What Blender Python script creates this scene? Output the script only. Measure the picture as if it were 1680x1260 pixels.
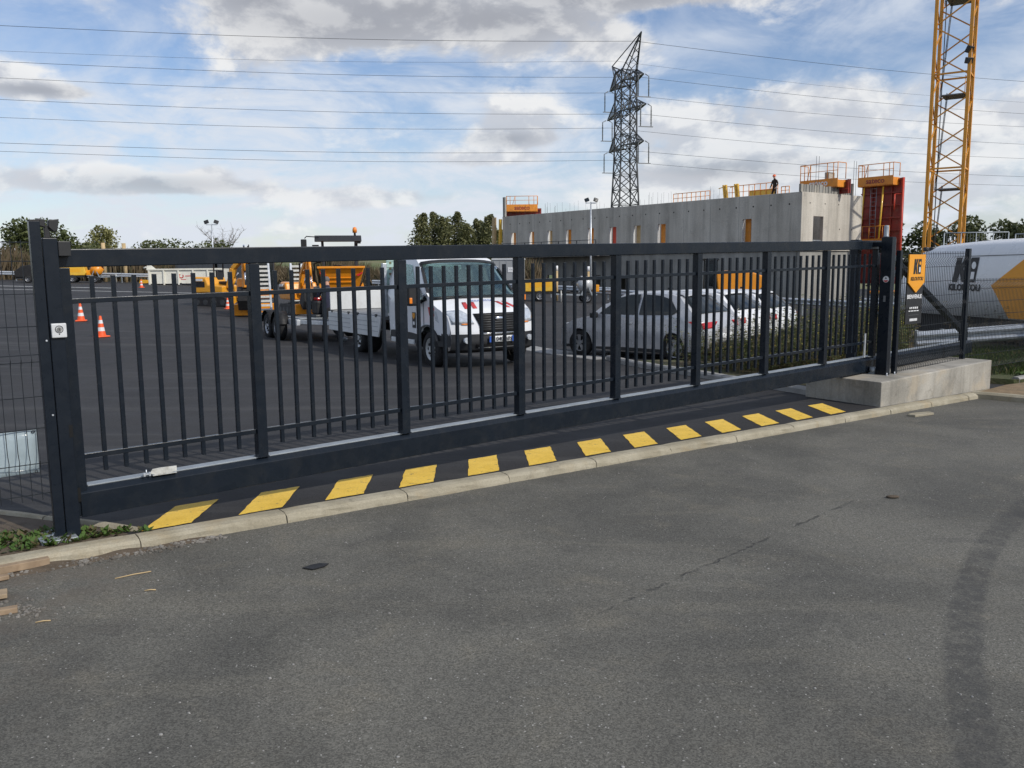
import bpy, bmesh, math, random
from mathutils import Vector, Matrix, Euler
R = math.radians
random.seed(7)
for o in list(bpy.data.objects): bpy.data.objects.remove(o)
scn = bpy.context.scene
COL = scn.collection

# ------------------------------------------------------------ camera
cam_d = bpy.data.cameras.new('camera'); cam = bpy.data.objects.new('camera', cam_d); COL.objects.link(cam)
cam_d.sensor_width = 36; cam_d.lens = 36*1404/1680; cam_d.clip_start = .05; cam_d.clip_end = 4000
_p, _r = R(7.84), R(-.59)
_f = Vector((0, math.cos(_p), -math.sin(_p))); _x = Vector((1, 0, 0)); _u = _x.cross(_f)
_x2 = _x*math.cos(_r)+_u*math.sin(_r); _u2 = -_x*math.sin(_r)+_u*math.cos(_r)
_m = Matrix((_x2, _u2, -_f)).transposed().to_4x4(); _m.translation = (0, 0, 1.70)
cam.matrix_world = _m
scn.camera = cam
scn.render.resolution_x = 1024; scn.render.resolution_y = 768

# ------------------------------------------------------------ sun, sky, exposure
SUN_EL = R(38); SUN_DIR = Vector((.80, -.60, 0)).normalized()*math.cos(SUN_EL)+Vector((0, 0, math.sin(SUN_EL)))
sd = bpy.data.lights.new('sun', 'SUN'); so = bpy.data.objects.new('sun', sd); COL.objects.link(so)
sd.energy = 3.0; sd.angle = R(0.6); sd.color = (1, .95, .87)
so.rotation_euler = SUN_DIR.to_track_quat('Z', 'Y').to_euler(); so.location = SUN_DIR*100
scn.view_settings.view_transform = 'Standard'; scn.view_settings.look = 'None'
scn.view_settings.exposure = 0; scn.view_settings.gamma = 1; scn.view_settings.use_curve_mapping = False
scn.render.engine = 'CYCLES'
scn.cycles.max_bounces = 6; scn.cycles.diffuse_bounces = 3; scn.cycles.glossy_bounces = 3; scn.cycles.transparent_max_bounces = 8; scn.cycles.caustics_reflective = False; scn.cycles.caustics_refractive = False

world = bpy.data.worlds.new('World'); scn.world = world; world.use_nodes = True
def sky_world():
    nt = world.node_tree; N = nt.nodes; L = nt.links; N.clear()
    def node(t, **k):
        n = N.new(t)
        for a, b in k.items(): setattr(n, a, b)
        return n
    def math_(op, a, b=None, c=None, clamp=False):
        n = node('ShaderNodeMath', operation=op, use_clamp=clamp)
        for i, v in enumerate((a, b, c)):
            if v is None: continue
            if isinstance(v, (int, float)): n.inputs[i].default_value = v
            else: L.new(v, n.inputs[i])
        return n.outputs[0]
    def mix(f, a, b):
        n = node('ShaderNodeMix', data_type='RGBA')
        for s, v in ((n.inputs[0], f), (n.inputs[6], a), (n.inputs[7], b)):
            if isinstance(v, (int, float)): s.default_value = v
            elif isinstance(v, tuple): s.default_value = (*v, 1)
            else: L.new(v, s)
        return n.outputs[2]
    def ramp(v, a, b, smooth=True):
        n = node('ShaderNodeMapRange', interpolation_type='SMOOTHSTEP' if smooth else 'LINEAR')
        L.new(v, n.inputs[0]); n.inputs[1].default_value = a; n.inputs[2].default_value = b
        return n.outputs[0]
    tc = node('ShaderNodeTexCoord'); sep = node('ShaderNodeSeparateXYZ'); L.new(tc.outputs['Generated'], sep.inputs[0])
    x, y, z = sep.outputs
    az = math_('ARCTAN2', x, y); el = math_('ARCSINE', z)
    sky = node('ShaderNodeTexSky', sky_type='NISHITA', sun_disc=False)
    sky.sun_elevation = SUN_EL; sky.sun_rotation = math.atan2(SUN_DIR.x, SUN_DIR.y)
    sky.air_density = 1.0; sky.dust_density = .6; sky.ozone_density = 2.5
    # cloud plane coordinates (a flat layer overhead, so clouds flatten towards the horizon)
    zz = math_('ADD', math_('MAXIMUM', z, 0), .20)
    cx = math_('DIVIDE', x, zz); cy = math_('DIVIDE', y, zz)
    cv = node('ShaderNodeCombineXYZ'); L.new(cx, cv.inputs[0]); L.new(cy, cv.inputs[1])
    def noise(scale, detail, rough, off=0, dist=0.0, vec=None):
        n = node('ShaderNodeTexNoise'); n.inputs['Scale'].default_value = scale; n.inputs['Detail'].default_value = detail
        n.inputs['Roughness'].default_value = rough; n.inputs['Distortion'].default_value = dist
        mp = node('ShaderNodeMapping'); mp.inputs['Location'].default_value = (off, off*.7, off*.3)
        L.new(vec or cv.outputs[0], mp.inputs[0]); L.new(mp.outputs[0], n.inputs['Vector'])
        return n.outputs['Fac']
    el2 = math_('MULTIPLY', el, 1.75)
    ae = node('ShaderNodeCombineXYZ'); L.new(az, ae.inputs[0]); L.new(el2, ae.inputs[1])
    au = node('ShaderNodeCombineXYZ'); L.new(math_('ADD', az, .010), au.inputs[0]); L.new(math_('ADD', el2, .034), au.inputs[1])
    n_wisp = noise(2.6, 6, .62, 3.1, .6)
    n_streak = noise(7.0, 5, .65, 5.2, .8, ae.outputs[0])
    n_a = noise(9.0, 8, .58, 1.3, .20, ae.outputs[0]); n_b = noise(9.0, 8, .58, 1.3, .20, au.outputs[0])
    def soft(*blobs):     # where the sky is crowded: directions given in the photograph's pixels
        tot = None
        for px, py, sx, sy in blobs:
            a0 = math.atan((px-840)/1404); e0 = math.atan((437-.01*(px-840)-py)/1404)
            a = math_('DIVIDE', math_('SUBTRACT', az, a0), sx/1404); e = math_('DIVIDE', math_('SUBTRACT', el, e0), sy/1404)
            d = math_('ADD', math_('MULTIPLY', a, a), math_('MULTIPLY', e, e)); v = math_('POWER', 2.7183, math_('MULTIPLY', d, -1.))
            tot = v if tot is None else math_('MAXIMUM', tot, v)
        return tot
    puffs = soft((1190, 250, 200, 85), (1340, 215, 165, 72), (1610, 235, 140, 60), (1260, 305, 210, 40), (1000, 110, 120, 40), (845, 212, 72, 44), (35, 178, 95, 30), (367, 293, 34, 15), (150, 318, 150, 18), (620, 330, 150, 16), (1480, 330, 190, 40), (1100, 305, 120, 36), (800, 265, 110, 16), (640, 8, 380, 44), (900, 6, 280, 44), (190, 300, 50, 16))
    dark = soft((600, 64, 260, 44), (800, 55, 220, 42), (455, 40, 110, 34), (985, 22, 260, 28), (680, 45, 260, 40), (840, 236, 60, 12), (1190, 290, 120, 18), (95, 194, 70, 10), (300, 316, 130, 14))
    blue = soft((285, 48, 110, 55), (90, 120, 170, 52), (1240, 130, 170, 42), (1520, 130, 130, 50), (1010, 130, 70, 40), (1100, 60, 90, 30))
    low = ramp(el, .24, .03)
    # clear sky, whitened by a thin high veil
    base = node('ShaderNodeMix', data_type='RGBA', blend_type='MULTIPLY'); base.inputs[0].default_value = 1
    L.new(sky.outputs[0], base.inputs[6]); base.inputs[7].default_value = (1.20, 1.18, 1.26, 1)
    veil = ramp(math_('ADD', math_('MULTIPLY', n_wisp, .55), math_('MULTIPLY', n_streak, .45)), .38, .64)
    veil = math_('MULTIPLY', veil, math_('SUBTRACT', .86, math_('MULTIPLY', blue, .58)))
    veil = math_('ADD', veil, math_('MULTIPLY', low, .34), clamp=True)
    col = mix(veil, base.outputs[2], (7.2, 7.7, 8.5))
    # cumulus: a billowy density, thresholded; lit from above right, grey beneath
    bias = math_('SUBTRACT', math_('MULTIPLY', puffs, .33), math_('MULTIPLY', blue, .16)); bias = math_('ADD', bias, math_('MULTIPLY', dark, .42)); bias = math_('ADD', bias, math_('MULTIPLY', low, .02))
    dens = math_('ADD', n_a, bias); cov = ramp(dens, .545, .73)
    lit = ramp(math_('SUBTRACT', n_a, n_b), -.075, .085)
    ccol = mix(lit, (6.0, 6.25, 6.8), (9.2, 9.15, 9.05))
    deep = math_('MULTIPLY', ramp(dens, .62, .92), math_('SUBTRACT', 1., math_('MULTIPLY', lit, .65)))
    ccol = mix(math_('MULTIPLY', deep, .30), ccol, (5.0, 5.2, 5.7))
    ccol = mix(math_('MULTIPLY', dark, .80), ccol, mix(lit, (3.3, 3.4, 3.75), (5.0, 5.1, 5.4)))
    cov = math_('MULTIPLY', cov, math_('SUBTRACT', .94, math_('MULTIPLY', low, .30)))
    col = mix(cov, col, ccol)
    # below the horizon: earth colour
    col = mix(ramp(el, -.002, -.03), col, (1.6, 1.6, 1.4))
    bg = node('ShaderNodeBackground'); L.new(col, bg.inputs[0]); bg.inputs[1].default_value = .10
    out = node('ShaderNodeOutputWorld'); L.new(bg.outputs[0], out.inputs[0])
sky_world()

# ------------------------------------------------------------ frame of the place: s runs along the gate, n runs behind it
H = R(38.07); GX = Vector((math.cos(H), math.sin(H), 0)); GN = Vector((-math.sin(H), math.cos(H), 0)); ORG = Vector((-2.825, 5.48, 0))
def P(s, n, z=0): q = ORG+GX*s+GN*n; return Vector((q.x, q.y, z))
def SN(x, y): d = Vector((x, y, 0))-ORG; return d.dot(GX), d.dot(GN)
def sstep(a, b, x):
    t = min(1, max(0, (x-a)/(b-a))); return t*t*(3-2*t)
def gz(x, y):                       # level of the yard
    x = min(45, max(-45, x)); s, n = SN(x, y); w = sstep(.8, 11, n)
    return (-.0132*(x+3.9))*(1-w)+(-.23-.03*(x+1))*w
def rz(x, y): x = min(60, max(-60, x)); return -.0132*(x+3.9)-.068      # level of the road
def nk(s): return -.235-.035*(s-.3)  # back edge of the kerb
SLOPE = .0154                        # the gate climbs a little to the right

# ------------------------------------------------------------ mesh builder
class MB:
    def __init__(s): s.v = []; s.f = []; s.m = []; s.s = []
    def add(s, vs, fs, m=0, smooth=False):
        b = len(s.v); s.v += [tuple(v) for v in vs]
        for f in fs: s.f.append([b+i for i in f]); s.m.append(m); s.s.append(smooth)
        return s
    def box(s, c, d, rot=(0, 0, 0), m=0):
        E = Euler(rot).to_matrix(); c = Vector(c); vs = []
        for sx in (-.5, .5):
            for sy in (-.5, .5):
                for sz in (-.5, .5): vs.append(c+E@Vector((d[0]*sx, d[1]*sy, d[2]*sz)))
        return s.add(vs, [(0, 1, 3, 2), (4, 6, 7, 5), (0, 4, 5, 1), (2, 3, 7, 6), (0, 2, 6, 4), (1, 5, 7, 3)], m)
    def bx(s, x0, x1, y0, y1, z0, z1, m=0): return s.box(((x0+x1)/2, (y0+y1)/2, (z0+z1)/2), (abs(x1-x0), abs(y1-y0), abs(z1-z0)), m=m)
    def beam(s, a, b, w, h=None, m=0, up=(0, 0, 1)):
        a = Vector(a); b = Vector(b); h = h or w; d = (b-a)
        if d.length < 1e-6: return s
        d.normalize(); u = Vector(up)
        if abs(d.dot(u)) > .98: u = Vector((1, 0, 0))
        x = d.cross(u).normalized(); z = x.cross(d).normalized(); vs = []
        for p in (a, b):
            for i, j in ((-1, -1), (1, -1), (1, 1), (-1, 1)): vs.append(p+x*(w/2*i)+z*(h/2*j))
        return s.add(vs, [(0, 1, 2, 3), (7, 6, 5, 4), (0, 4, 5, 1), (1, 5, 6, 2), (2, 6, 7, 3), (3, 7, 4, 0)], m)
    def tube(s, pts, r, n=8, m=0, r2=None, caps=True, smooth=True):
        pts = [Vector(p) for p in pts]; k = len(pts); rings = []
        prev = None
        for i, p in enumerate(pts):
            d = (pts[min(i+1, k-1)]-pts[max(i-1, 0)])
            d = d.normalized() if d.length > 1e-9 else Vector((0, 0, 1))
            u = prev if prev is not None and abs(prev.dot(d)) < .95 else (Vector((0, 0, 1)) if abs(d.z) < .9 else Vector((1, 0, 0)))
            x = (u-d*u.dot(d)).normalized(); prev = x; y = d.cross(x)
            rr = r if r2 is None else r+(r2-r)*i/(k-1)
            rings.append([p+(x*math.cos(2*math.pi*j/n)+y*math.sin(2*math.pi*j/n))*rr for j in range(n)])
        vs = [q for rg in rings for q in rg]; fs = []
        for i in range(k-1):
            for j in range(n): fs.append((i*n+j, i*n+(j+1) % n, (i+1)*n+(j+1) % n, (i+1)*n+j))
        b = len(s.v); s.add(vs, fs, m, smooth)
        if caps:
            s.f.append([b+j for j in range(n)][::-1]); s.m.append(m); s.s.append(False)
            s.f.append([b+(k-1)*n+j for j in range(n)]); s.m.append(m); s.s.append(False)
        return s
    def cyl(s, a, b, r, r2=None, n=12, m=0, smooth=True): return s.tube([a, b], r, n, m, r2, True, smooth)
    def prism(s, poly, axis, a, b, m=0):
        k = len(poly); mk = {'x': lambda p, t: (t, p[0], p[1]), 'y': lambda p, t: (p[0], t, p[1]), 'z': lambda p, t: (p[0], p[1], t)}[axis]
        vs = [mk(p, a) for p in poly]+[mk(p, b) for p in poly]
        fs = [tuple(range(k))[::-1], tuple(range(k, 2*k))]+[(i, (i+1) % k, k+(i+1) % k, k+i) for i in range(k)]
        return s.add(vs, fs, m)
    def lathe(s, prof, n=20, c=(0, 0, 0), axis='z', m=0, smooth=True, a0=0, a1=2*math.pi):
        full = abs(a1-a0-2*math.pi) < 1e-6; k = len(prof); cols = n if full else n+1; vs = []; c = Vector(c)
        for j in range(cols):
            a = a0+(a1-a0)*j/n; ca, sa = math.cos(a), math.sin(a)
            for r, z in prof:
                q = {'z': (r*ca, r*sa, z), 'y': (r*ca, z, r*sa), 'x': (z, r*ca, r*sa)}[axis]; vs.append(c+Vector(q))
        fs = []
        for j in range(n):
            j2 = (j+1) % cols
            for i in range(k-1): fs.append((j*k+i, j2*k+i, j2*k+i+1, j*k+i+1))
        return s.add(vs, fs, m, smooth)
    def ball(s, c, r, n=10, m=0, sq=(1, 1, 1)):
        prof = [(math.sin(math.pi*i/n), -math.cos(math.pi*i/n)) for i in range(n+1)]; c = Vector(c)
        k = MB().lathe([(max(1e-4, a)*r, b*r) for a, b in prof], n*2)
        return s.add([(c.x+v[0]*sq[0], c.y+v[1]*sq[1], c.z+v[2]*sq[2]) for v in k.v], k.f, m, True)
    def build(s, name, mat, parent=None, bevel=0, seg=2, loc=None, rz_=0, fix=True):
        me = bpy.data.meshes.new(name); me.from_pydata(s.v, [], s.f)
        mats = mat if isinstance(mat, (list, tuple)) else [mat]
        for q in mats: me.materials.append(MAT[q] if isinstance(q, str) else q)
        me.polygons.foreach_set('material_index', s.m); me.polygons.foreach_set('use_smooth', s.s)
        if fix:
            b = bmesh.new(); b.from_mesh(me); bmesh.ops.recalc_face_normals(b, faces=b.faces); b.to_mesh(me); b.free()
        me.update()
        o = bpy.data.objects.new(name, me); COL.objects.link(o)
        if parent: o.parent = parent
        if loc is not None: o.location = loc
        if rz_: o.rotation_euler.z = rz_
        if bevel:
            md = o.modifiers.new('bevel', 'BEVEL'); md.width = bevel; md.segments = seg; md.limit_method = 'ANGLE'; md.angle_limit = R(40)
            md.harden_normals = False
        return o
def tag(o, label=None, cat=None, group=None, kind=None):
    if label: o['label'] = label
    if cat: o['category'] = cat
    if group: o['group'] = group
    if kind: o['kind'] = kind
    return o
def thing(name, label, cat, loc=(0, 0, 0), rz_=0, group=None, rot=None):
    o = bpy.data.objects.new(name, None); COL.objects.link(o); o.empty_display_size = .2
    o.location = loc; o.rotation_euler = rot if rot else (0, 0, rz_)
    return tag(o, label, cat, group)
def dup(o, parent=None):
    c = o.copy(); COL.objects.link(c)
    if parent: c.parent = parent
    for ch in o.children: dup(ch, c)
    return c
def text(name, body, size, mat, parent, mtx, extrude=.002, align='CENTER', shear=0, bold=0):
    cu = bpy.data.curves.new(name, 'FONT'); cu.body = body; cu.size = size; cu.extrude = extrude; cu.align_x = align; cu.align_y = 'CENTER'
    cu.shear = shear; cu.offset = bold
    tmp = bpy.data.objects.new(name+'_tmp', cu); COL.objects.link(tmp)
    dg = bpy.context.evaluated_depsgraph_get(); me = bpy.data.meshes.new_from_object(tmp.evaluated_get(dg))
    bpy.data.objects.remove(tmp); bpy.data.curves.remove(cu)
    me.materials.clear(); me.materials.append(MAT[mat]); me.name = name
    o = bpy.data.objects.new(name, me); COL.objects.link(o); o.parent = parent; o.matrix_local = mtx
    return o
def plane_mtx(pos, right, up):      # a writing plane: text runs along right, up is up
    r = Vector(right).normalized(); u = Vector(up).normalized(); n = r.cross(u)
    m = Matrix((r, u, n)).transposed().to_4x4(); m.translation = pos; return m
# ------------------------------------------------------------ materials
MAT = {}
def _nt(name):
    m = bpy.data.materials.new(name); m.use_nodes = True; MAT[name] = m
    nt = m.node_tree; return m, nt.nodes, nt.links, nt.nodes['Principled BSDF']
class NG:
    def __init__(s, N, L): s.N = N; s.L = L
    def n(s, t, **k):
        x = s.N.new(t)
        for a, b in k.items(): setattr(x, a, b)
        return x
    def set(s, sock, v):
        if isinstance(v, (int, float)): sock.default_value = v
        elif isinstance(v, tuple): sock.default_value = (*v, 1) if len(v) == 3 and sock.type == 'RGBA' else v
        else: s.L.new(v, sock)
    def mth(s, op, a, b=None, clamp=False):
        x = s.n('ShaderNodeMath', operation=op, use_clamp=clamp); s.set(x.inputs[0], a)
        if b is not None: s.set(x.inputs[1], b)
        return x.outputs[0]
    def mix(s, f, a, b, bt='MIX'):
        x = s.n('ShaderNodeMix', data_type='RGBA', blend_type=bt); s.set(x.inputs[0], f); s.set(x.inputs[6], a); s.set(x.inputs[7], b); return x.outputs[2]
    def rng(s, v, a, b, c=0., d=1., smooth=True):
        x = s.n('ShaderNodeMapRange', interpolation_type='SMOOTHSTEP' if smooth else 'LINEAR'); s.set(x.inputs[0], v)
        for i, q in enumerate((a, b, c, d)): x.inputs[i+1].default_value = q
        return x.outputs[0]
    def co(s, scale=(1, 1, 1), kind='Object', loc=(0, 0, 0), rot=(0, 0, 0)):
        t = s.n('ShaderNodeTexCoord'); mp = s.n('ShaderNodeMapping'); mp.inputs['Scale'].default_value = scale; mp.inputs['Location'].default_value = loc
        mp.inputs['Rotation'].default_value = rot
        s.L.new(t.outputs[kind], mp.inputs[0]); return mp.outputs[0]
    def noise(s, vec, scale, detail=4, rough=.55, dist=0.):
        x = s.n('ShaderNodeTexNoise'); s.set(x.inputs['Vector'], vec); x.inputs['Scale'].default_value = scale
        x.inputs['Detail'].default_value = detail; x.inputs['Roughness'].default_value = rough; x.inputs['Distortion'].default_value = dist
        return x.outputs['Fac']
    def vor(s, vec, scale, feat='F1', out='Distance'):
        x = s.n('ShaderNodeTexVoronoi', feature=feat); s.set(x.inputs['Vector'], vec); x.inputs['Scale'].default_value = scale; return x.outputs[out]
    def bump(s, h, strength=.3, dist=.01):
        x = s.n('ShaderNodeBump'); s.set(x.inputs['Height'], h); x.inputs['Strength'].default_value = strength; x.inputs['Distance'].default_value = dist
        return x.outputs[0]
def M(name, col, rough=.5, metal=0., var=.12, scale=3., bump=0., bscale=60., coat=0., spec=.5, dirt=None, dirt_amt=.0, alpha=1., trans=0., emis=None):
    m, N, L, b = _nt(name); g = NG(N, L); v = g.co()
    n1 = g.noise(v, scale, 6, .6); f = g.rng(n1, .3, .7, 1-var, 1+var, False)
    c = g.mix(1., col, f, 'MULTIPLY')
    if dirt:
        n2 = g.noise(v, scale*2.3, 8, .65, .4); c = g.mix(g.mth('MULTIPLY', g.rng(n2, .45, .72), dirt_amt), c, dirt)
    L.new(c, b.inputs['Base Color'])
    L.new(g.rng(g.noise(v, scale*4, 4), .3, .7, max(.02, rough-.08), min(1, rough+.08), False), b.inputs['Roughness'])
    b.inputs['Metallic'].default_value = metal; b.inputs['Specular IOR Level'].default_value = spec
    if coat: b.inputs['Coat Weight'].default_value = coat; b.inputs['Coat Roughness'].default_value = .08
    if trans: b.inputs['Transmission Weight'].default_value = trans
    if alpha < 1: b.inputs['Alpha'].default_value = alpha
    if emis: b.inputs['Emission Color'].default_value = (*emis[0], 1); b.inputs['Emission Strength'].default_value = emis[1]
    if bump: L.new(g.bump(g.noise(v, bscale, 5), bump, .01), b.inputs['Normal'])
    return m
# -- gate and fence
M('gate_paint', (.0085, .0130, .0200), .27, 0, .10, 2.5, .04, 320, 0, .27, (.055, .053, .048), .16)
M('post_paint', (.0080, .0122, .0190), .30, 0, .12, 3, .04, 300, 0, .27, (.06, .06, .058), .08)
M('wire_paint', (.013, .017, .021), .5, 0, .05)
M('black_plastic', (.012, .012, .013), .5, 0, .1, 8)
M('black_hole', (.004, .004, .004), .9, 0, 0)
M('white_plastic', (.62, .63, .63), .4, 0, .06, 9, 0, 60, 0, .5, (.35, .34, .32), .3)
M('grey_plastic', (.28, .31, .34), .4, 0, .08, 9)
M('galvanised', (.56, .59, .62), .40, .45, .22, 14, .05, 90, 0, .5, (.30, .30, .29), .35)
M('galvanised_dull', (.34, .37, .39), .55, .55, .2, 6)
M('white_steel', (.60, .60, .56), .45, .2, .2, 25, .05, 60, 0, .5, (.2, .15, .1), .3)
M('clear_sheet', (.50, .60, .64), .14, 0, .15, 5, .35, 7, 0, .7, alpha=.55)
# -- things in the yard
M('orange_paint', (.82, .295, .012), .36, 0, .07, 2, 0, 60, .25, .5, (.20, .13, .07), .22)
M('yellow_paint_machine', (.80, .36, .02), .36, 0, .08, 2, 0, 60, .25, .5, (.22, .15, .08), .25)
M('yellow_bright', (.78, .46, .04), .4, 0, .08, 2, 0, 60, .2, .5, (.2, .15, .08), .2)
M('crane_yellow', (.72, .31, .025), .45, 0, .12, .8, 0, 60, 0, .5, (.25, .12, .05), .25)
M('formwork_orange', (.74, .27, .03), .5, 0, .14, 1.2, 0, 60, 0, .5, (.28, .14, .07), .35)
M('formwork_red', (.29, .036, .026), .5, 0, .3, 1.5, 0, 60, 0, .5, (.17, .10, .07), .65)
M('rail_red', (.62, .07, .04), .45, 0, .1, 3)
M('cone_orange', (.88, .115, .025), .5, 0, .06, 6)
M('cone_white', (.75, .75, .75), .45, 0, .05, 6)
M('white_paint', (.76, .765, .77), .28, 0, .02, .8, 0, 60, .3)
M('cab_white', (.80, .81, .82), .22, 0, .02, 1.5, 0, 60, .4, .5, (.5, .48, .45), .06)
M('bed_white', (.66, .67, .66), .4, .0, .06, 2.5, 0, 60, 0, .5, (.40, .38, .34), .25)
M('skip_white', (.78, .76, .66), .5, 0, .06, 1.3, 0, 60, 0, .5, (.40, .28, .17), .22)
M('silver_paint', (.50, .505, .515), .30, .30, .02, .8, 0, 60, .5)
M('dark_trim', (.022, .023, .025), .55, 0, .12, 5)
M('chassis_black', (.012, .012, .013), .6, 0, .2, 5, 0, 60, 0, .4, (.08, .07, .06), .3)
M('tyre', (.016, .016, .017), .8, 0, .2, 9, .2, 80, 0, .3, (.07, .065, .06), .4)
M('rim', (.40, .41, .43), .35, .7, .1, 9)
M('rim_white', (.55, .56, .55), .4, .2, .1, 9)
M('rim_dark', (.06, .062, .066), .35, .6, .1, 9)
M('chrome', (.70, .71, .73), .12, 1, .03, 9)
M('glass_dark', (.010, .015, .017), .05, 0, .1, 2, 0, 60, 0, .5)
M('lamp_glass', (.62, .66, .70), .10, .35, .25, 22, .3, 40, .6)
M('red_lamp', (.52, .018, .020), .18, 0, .1, 9, 0, 60, .5)
M('amber_lamp', (.85, .24, .02), .22, 0, .1, 9, 0, 60, .5)
M('mark_red', (.55, .045, .045), .4, 0, .08, 8)
M('mark_yellow', (.80, .40, .02), .4, 0, .05, 8)
M('mark_orange', (.80, .33, .015), .4, 0, .05, 3)
M('mark_black', (.014, .014, .016), .45, 0, .05, 8)
M('mark_white', (.78, .78, .78), .45, 0, .03, 8)
M('mark_blue', (.03, .10, .42), .45, 0, .03, 8)
M('plate_white', (.72, .73, .72), .4, 0, .03, 8)
M('steel_grey', (.20, .205, .21), .45, .4, .15, 6)
M('steel_dark', (.05, .052, .055), .5, .3, .2, 6)
M('hydraulic', (.68, .69, .70), .15, 1, .05, 9)
M('rubber_hose', (.012, .012, .012), .5, 0, .1, 9)
M('mixer_grey', (.50, .51, .51), .45, .3, .15, 4, 0, 60, 0, .5, (.35, .32, .28), .4)
M('mint_panel', (.40, .55, .50), .4, 0, .06, 6)
M('cabin_grey', (.055, .062, .072), .5, 0, .08, 3)
M('cabin_light', (.34, .35, .355), .5, 0, .06, 3)
M('wood', (.31, .225, .145), .75, 0, .25, 6, .3, 30, 0, .3, (.20, .13, .08), .5)
M('wood_pole', (.52, .38, .20), .75, 0, .2, 4, .2, 30)
M('pallet_wood', (.36, .27, .17), .8, 0, .3, 3, .2, 30)
M('red_hose', (.55, .04, .03), .5, 0, .1, 5)
# -- people
M('skin', (.50, .27, .18), .5, 0, .08, 8)
M('navy_cloth', (.018, .019, .040), .85, 0, .2, 14, .3, 60)
M('work_trousers', (.020, .020, .024), .85, 0, .2, 14, .3, 60)
M('brown_cloth', (.030, .018, .012), .9, 0, .25, 10, .3, 60)
M('hair_grey', (.13, .12, .115), .7, 0, .25, 30, .4, 90)
M('helmet', (.80, .14, .03), .35, 0, .05, 9)
M('boot', (.02, .016, .013), .6, 0, .2, 9)

def asphalt_road():
    m, N, L, b = _nt('asphalt_road'); g = NG(N, L); v = g.co()
    fine = g.noise(v, 240, 3, .7); grit = g.vor(v, 150, 'F1', 'Color'); sep = g.n('ShaderNodeSeparateColor'); L.new(grit, sep.inputs[0])
    big = g.noise(v, .55, 6, .6, .6); mid = g.noise(v, 2.4, 7, .65, .5); patch = g.noise(v, .22, 3, .5, .3)
    c = g.mix(g.rng(big, .34, .66), (.087, .084, .073), (.138, .132, .112))
    c = g.mix(g.mth('MULTIPLY', g.rng(mid, .50, .74), .55), c, (.170, .155, .122))         # dust
    c = g.mix(g.mth('MULTIPLY', g.rng(mid, .46, .26), .45), c, (.066, .063, .057))
    c = g.mix(g.mth('MULTIPLY', g.rng(patch, .50, .66), .30), c, (.072, .070, .062))
    blot = g.noise(v, 1.35, 5, .6, 1.2); c = g.mix(g.mth('MULTIPLY', g.rng(blot, .63, .78), .40), c, (.046, .045, .044))       # oil and water stains
    sweep = g.noise(g.co((.35, 2.2, 1), rot=(0, 0, -.9)), 1.0, 5, .65, .5); c = g.mix(g.mth('MULTIPLY', g.rng(sweep, .52, .70), .40), c, (.158, .147, .118))
    c = g.mix(1., c, g.rng(sep.outputs[0], 0, 1, .62, 1.42, False), 'MULTIPLY')
    c = g.mix(1., c, g.rng(fine, .3, .7, .74, 1.26, False), 'MULTIPLY')
    c = g.mix(g.rng(sep.outputs[1], .994, .998), c, (.34, .33, .30))                       # pale chippings
    c = g.mix(g.mth('MULTIPLY', g.rng(g.noise(v, 5.5, 8, .72, .5), .62, .76), .65), c, (.22, .195, .155))   # scuffs of dry mud
    # tyre track: an arc of rubber
    sx = g.n('ShaderNodeSeparateXYZ'); L.new(v, sx.inputs[0]); X, Y, Z = sx.outputs
    dx = g.mth('SUBTRACT', X, 11.4); dy = g.mth('SUBTRACT', Y, -.87)
    r = g.mth('SQRT', g.mth('ADD', g.mth('MULTIPLY', dx, dx), g.mth('MULTIPLY', dy, dy)))
    r = g.mth('ADD', r, g.mth('MULTIPLY', g.mth('SUBTRACT', g.noise(v, 6, 5, .7), .5), .06))
    e = g.mth('ABSOLUTE', g.mth('SUBTRACT', r, 10.40)); tr = g.rng(e, .105, .06)
    tr = g.mth('MULTIPLY', tr, g.rng(g.noise(v, 9, 7, .75), .34, .62, .15, 1.))
    c = g.mix(g.mth('MULTIPLY', tr, .62), c, (.040, .040, .040))
    # a fine seam in the surface course
    ax, ay, bx_, by_ = .42, 4.30, 2.75, 6.62; ln = math.hypot(bx_-ax, by_-ay); ux, uy = (bx_-ax)/ln, (by_-ay)/ln
    qx = g.mth('SUBTRACT', X, ax); qy = g.mth('SUBTRACT', Y, ay)
    t = g.mth('ADD', g.mth('MULTIPLY', qx, ux), g.mth('MULTIPLY', qy, uy)); d = g.mth('SUBTRACT', g.mth('MULTIPLY', qx, -uy), g.mth('MULTIPLY', qy, -ux))
    d = g.mth('ABSOLUTE', g.mth('ADD', d, g.mth('MULTIPLY', g.mth('SUBTRACT', g.noise(v, 7, 6, .75), .5), .12)))
    se = g.mth('MULTIPLY', g.rng(d, .016, .004), g.mth('MULTIPLY', g.rng(t, 0, .25), g.rng(t, ln, ln-.3)))
    se = g.mth('MULTIPLY', se, g.rng(g.noise(v, 5, 4, .7), .42, .56))
    c = g.mix(g.mth('MULTIPLY', se, .6), c, (.022, .022, .023))
    # dirt along the kerb on the left
    dl = g.rng(X, -1.6, -3.0); c = g.mix(g.mth('MULTIPLY', g.mth('MULTIPLY', dl, g.rng(g.noise(v, 3.5, 7, .7), .42, .62)), .5), c, (.13, .105, .080))
    L.new(c, b.inputs['Base Color'])
    L.new(g.rng(mid, .3, .7, .78, .92, False), b.inputs['Roughness']); b.inputs['Specular IOR Level'].default_value = .35
    h = g.mth('ADD', g.mth('MULTIPLY', sep.outputs[0], .6), g.mth('MULTIPLY', fine, .6)); h = g.mth('ADD', h, g.mth('MULTIPLY', se, -2.))
    L.new(g.bump(h, .55, .006), b.inputs['Normal'])
asphalt_road()
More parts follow.
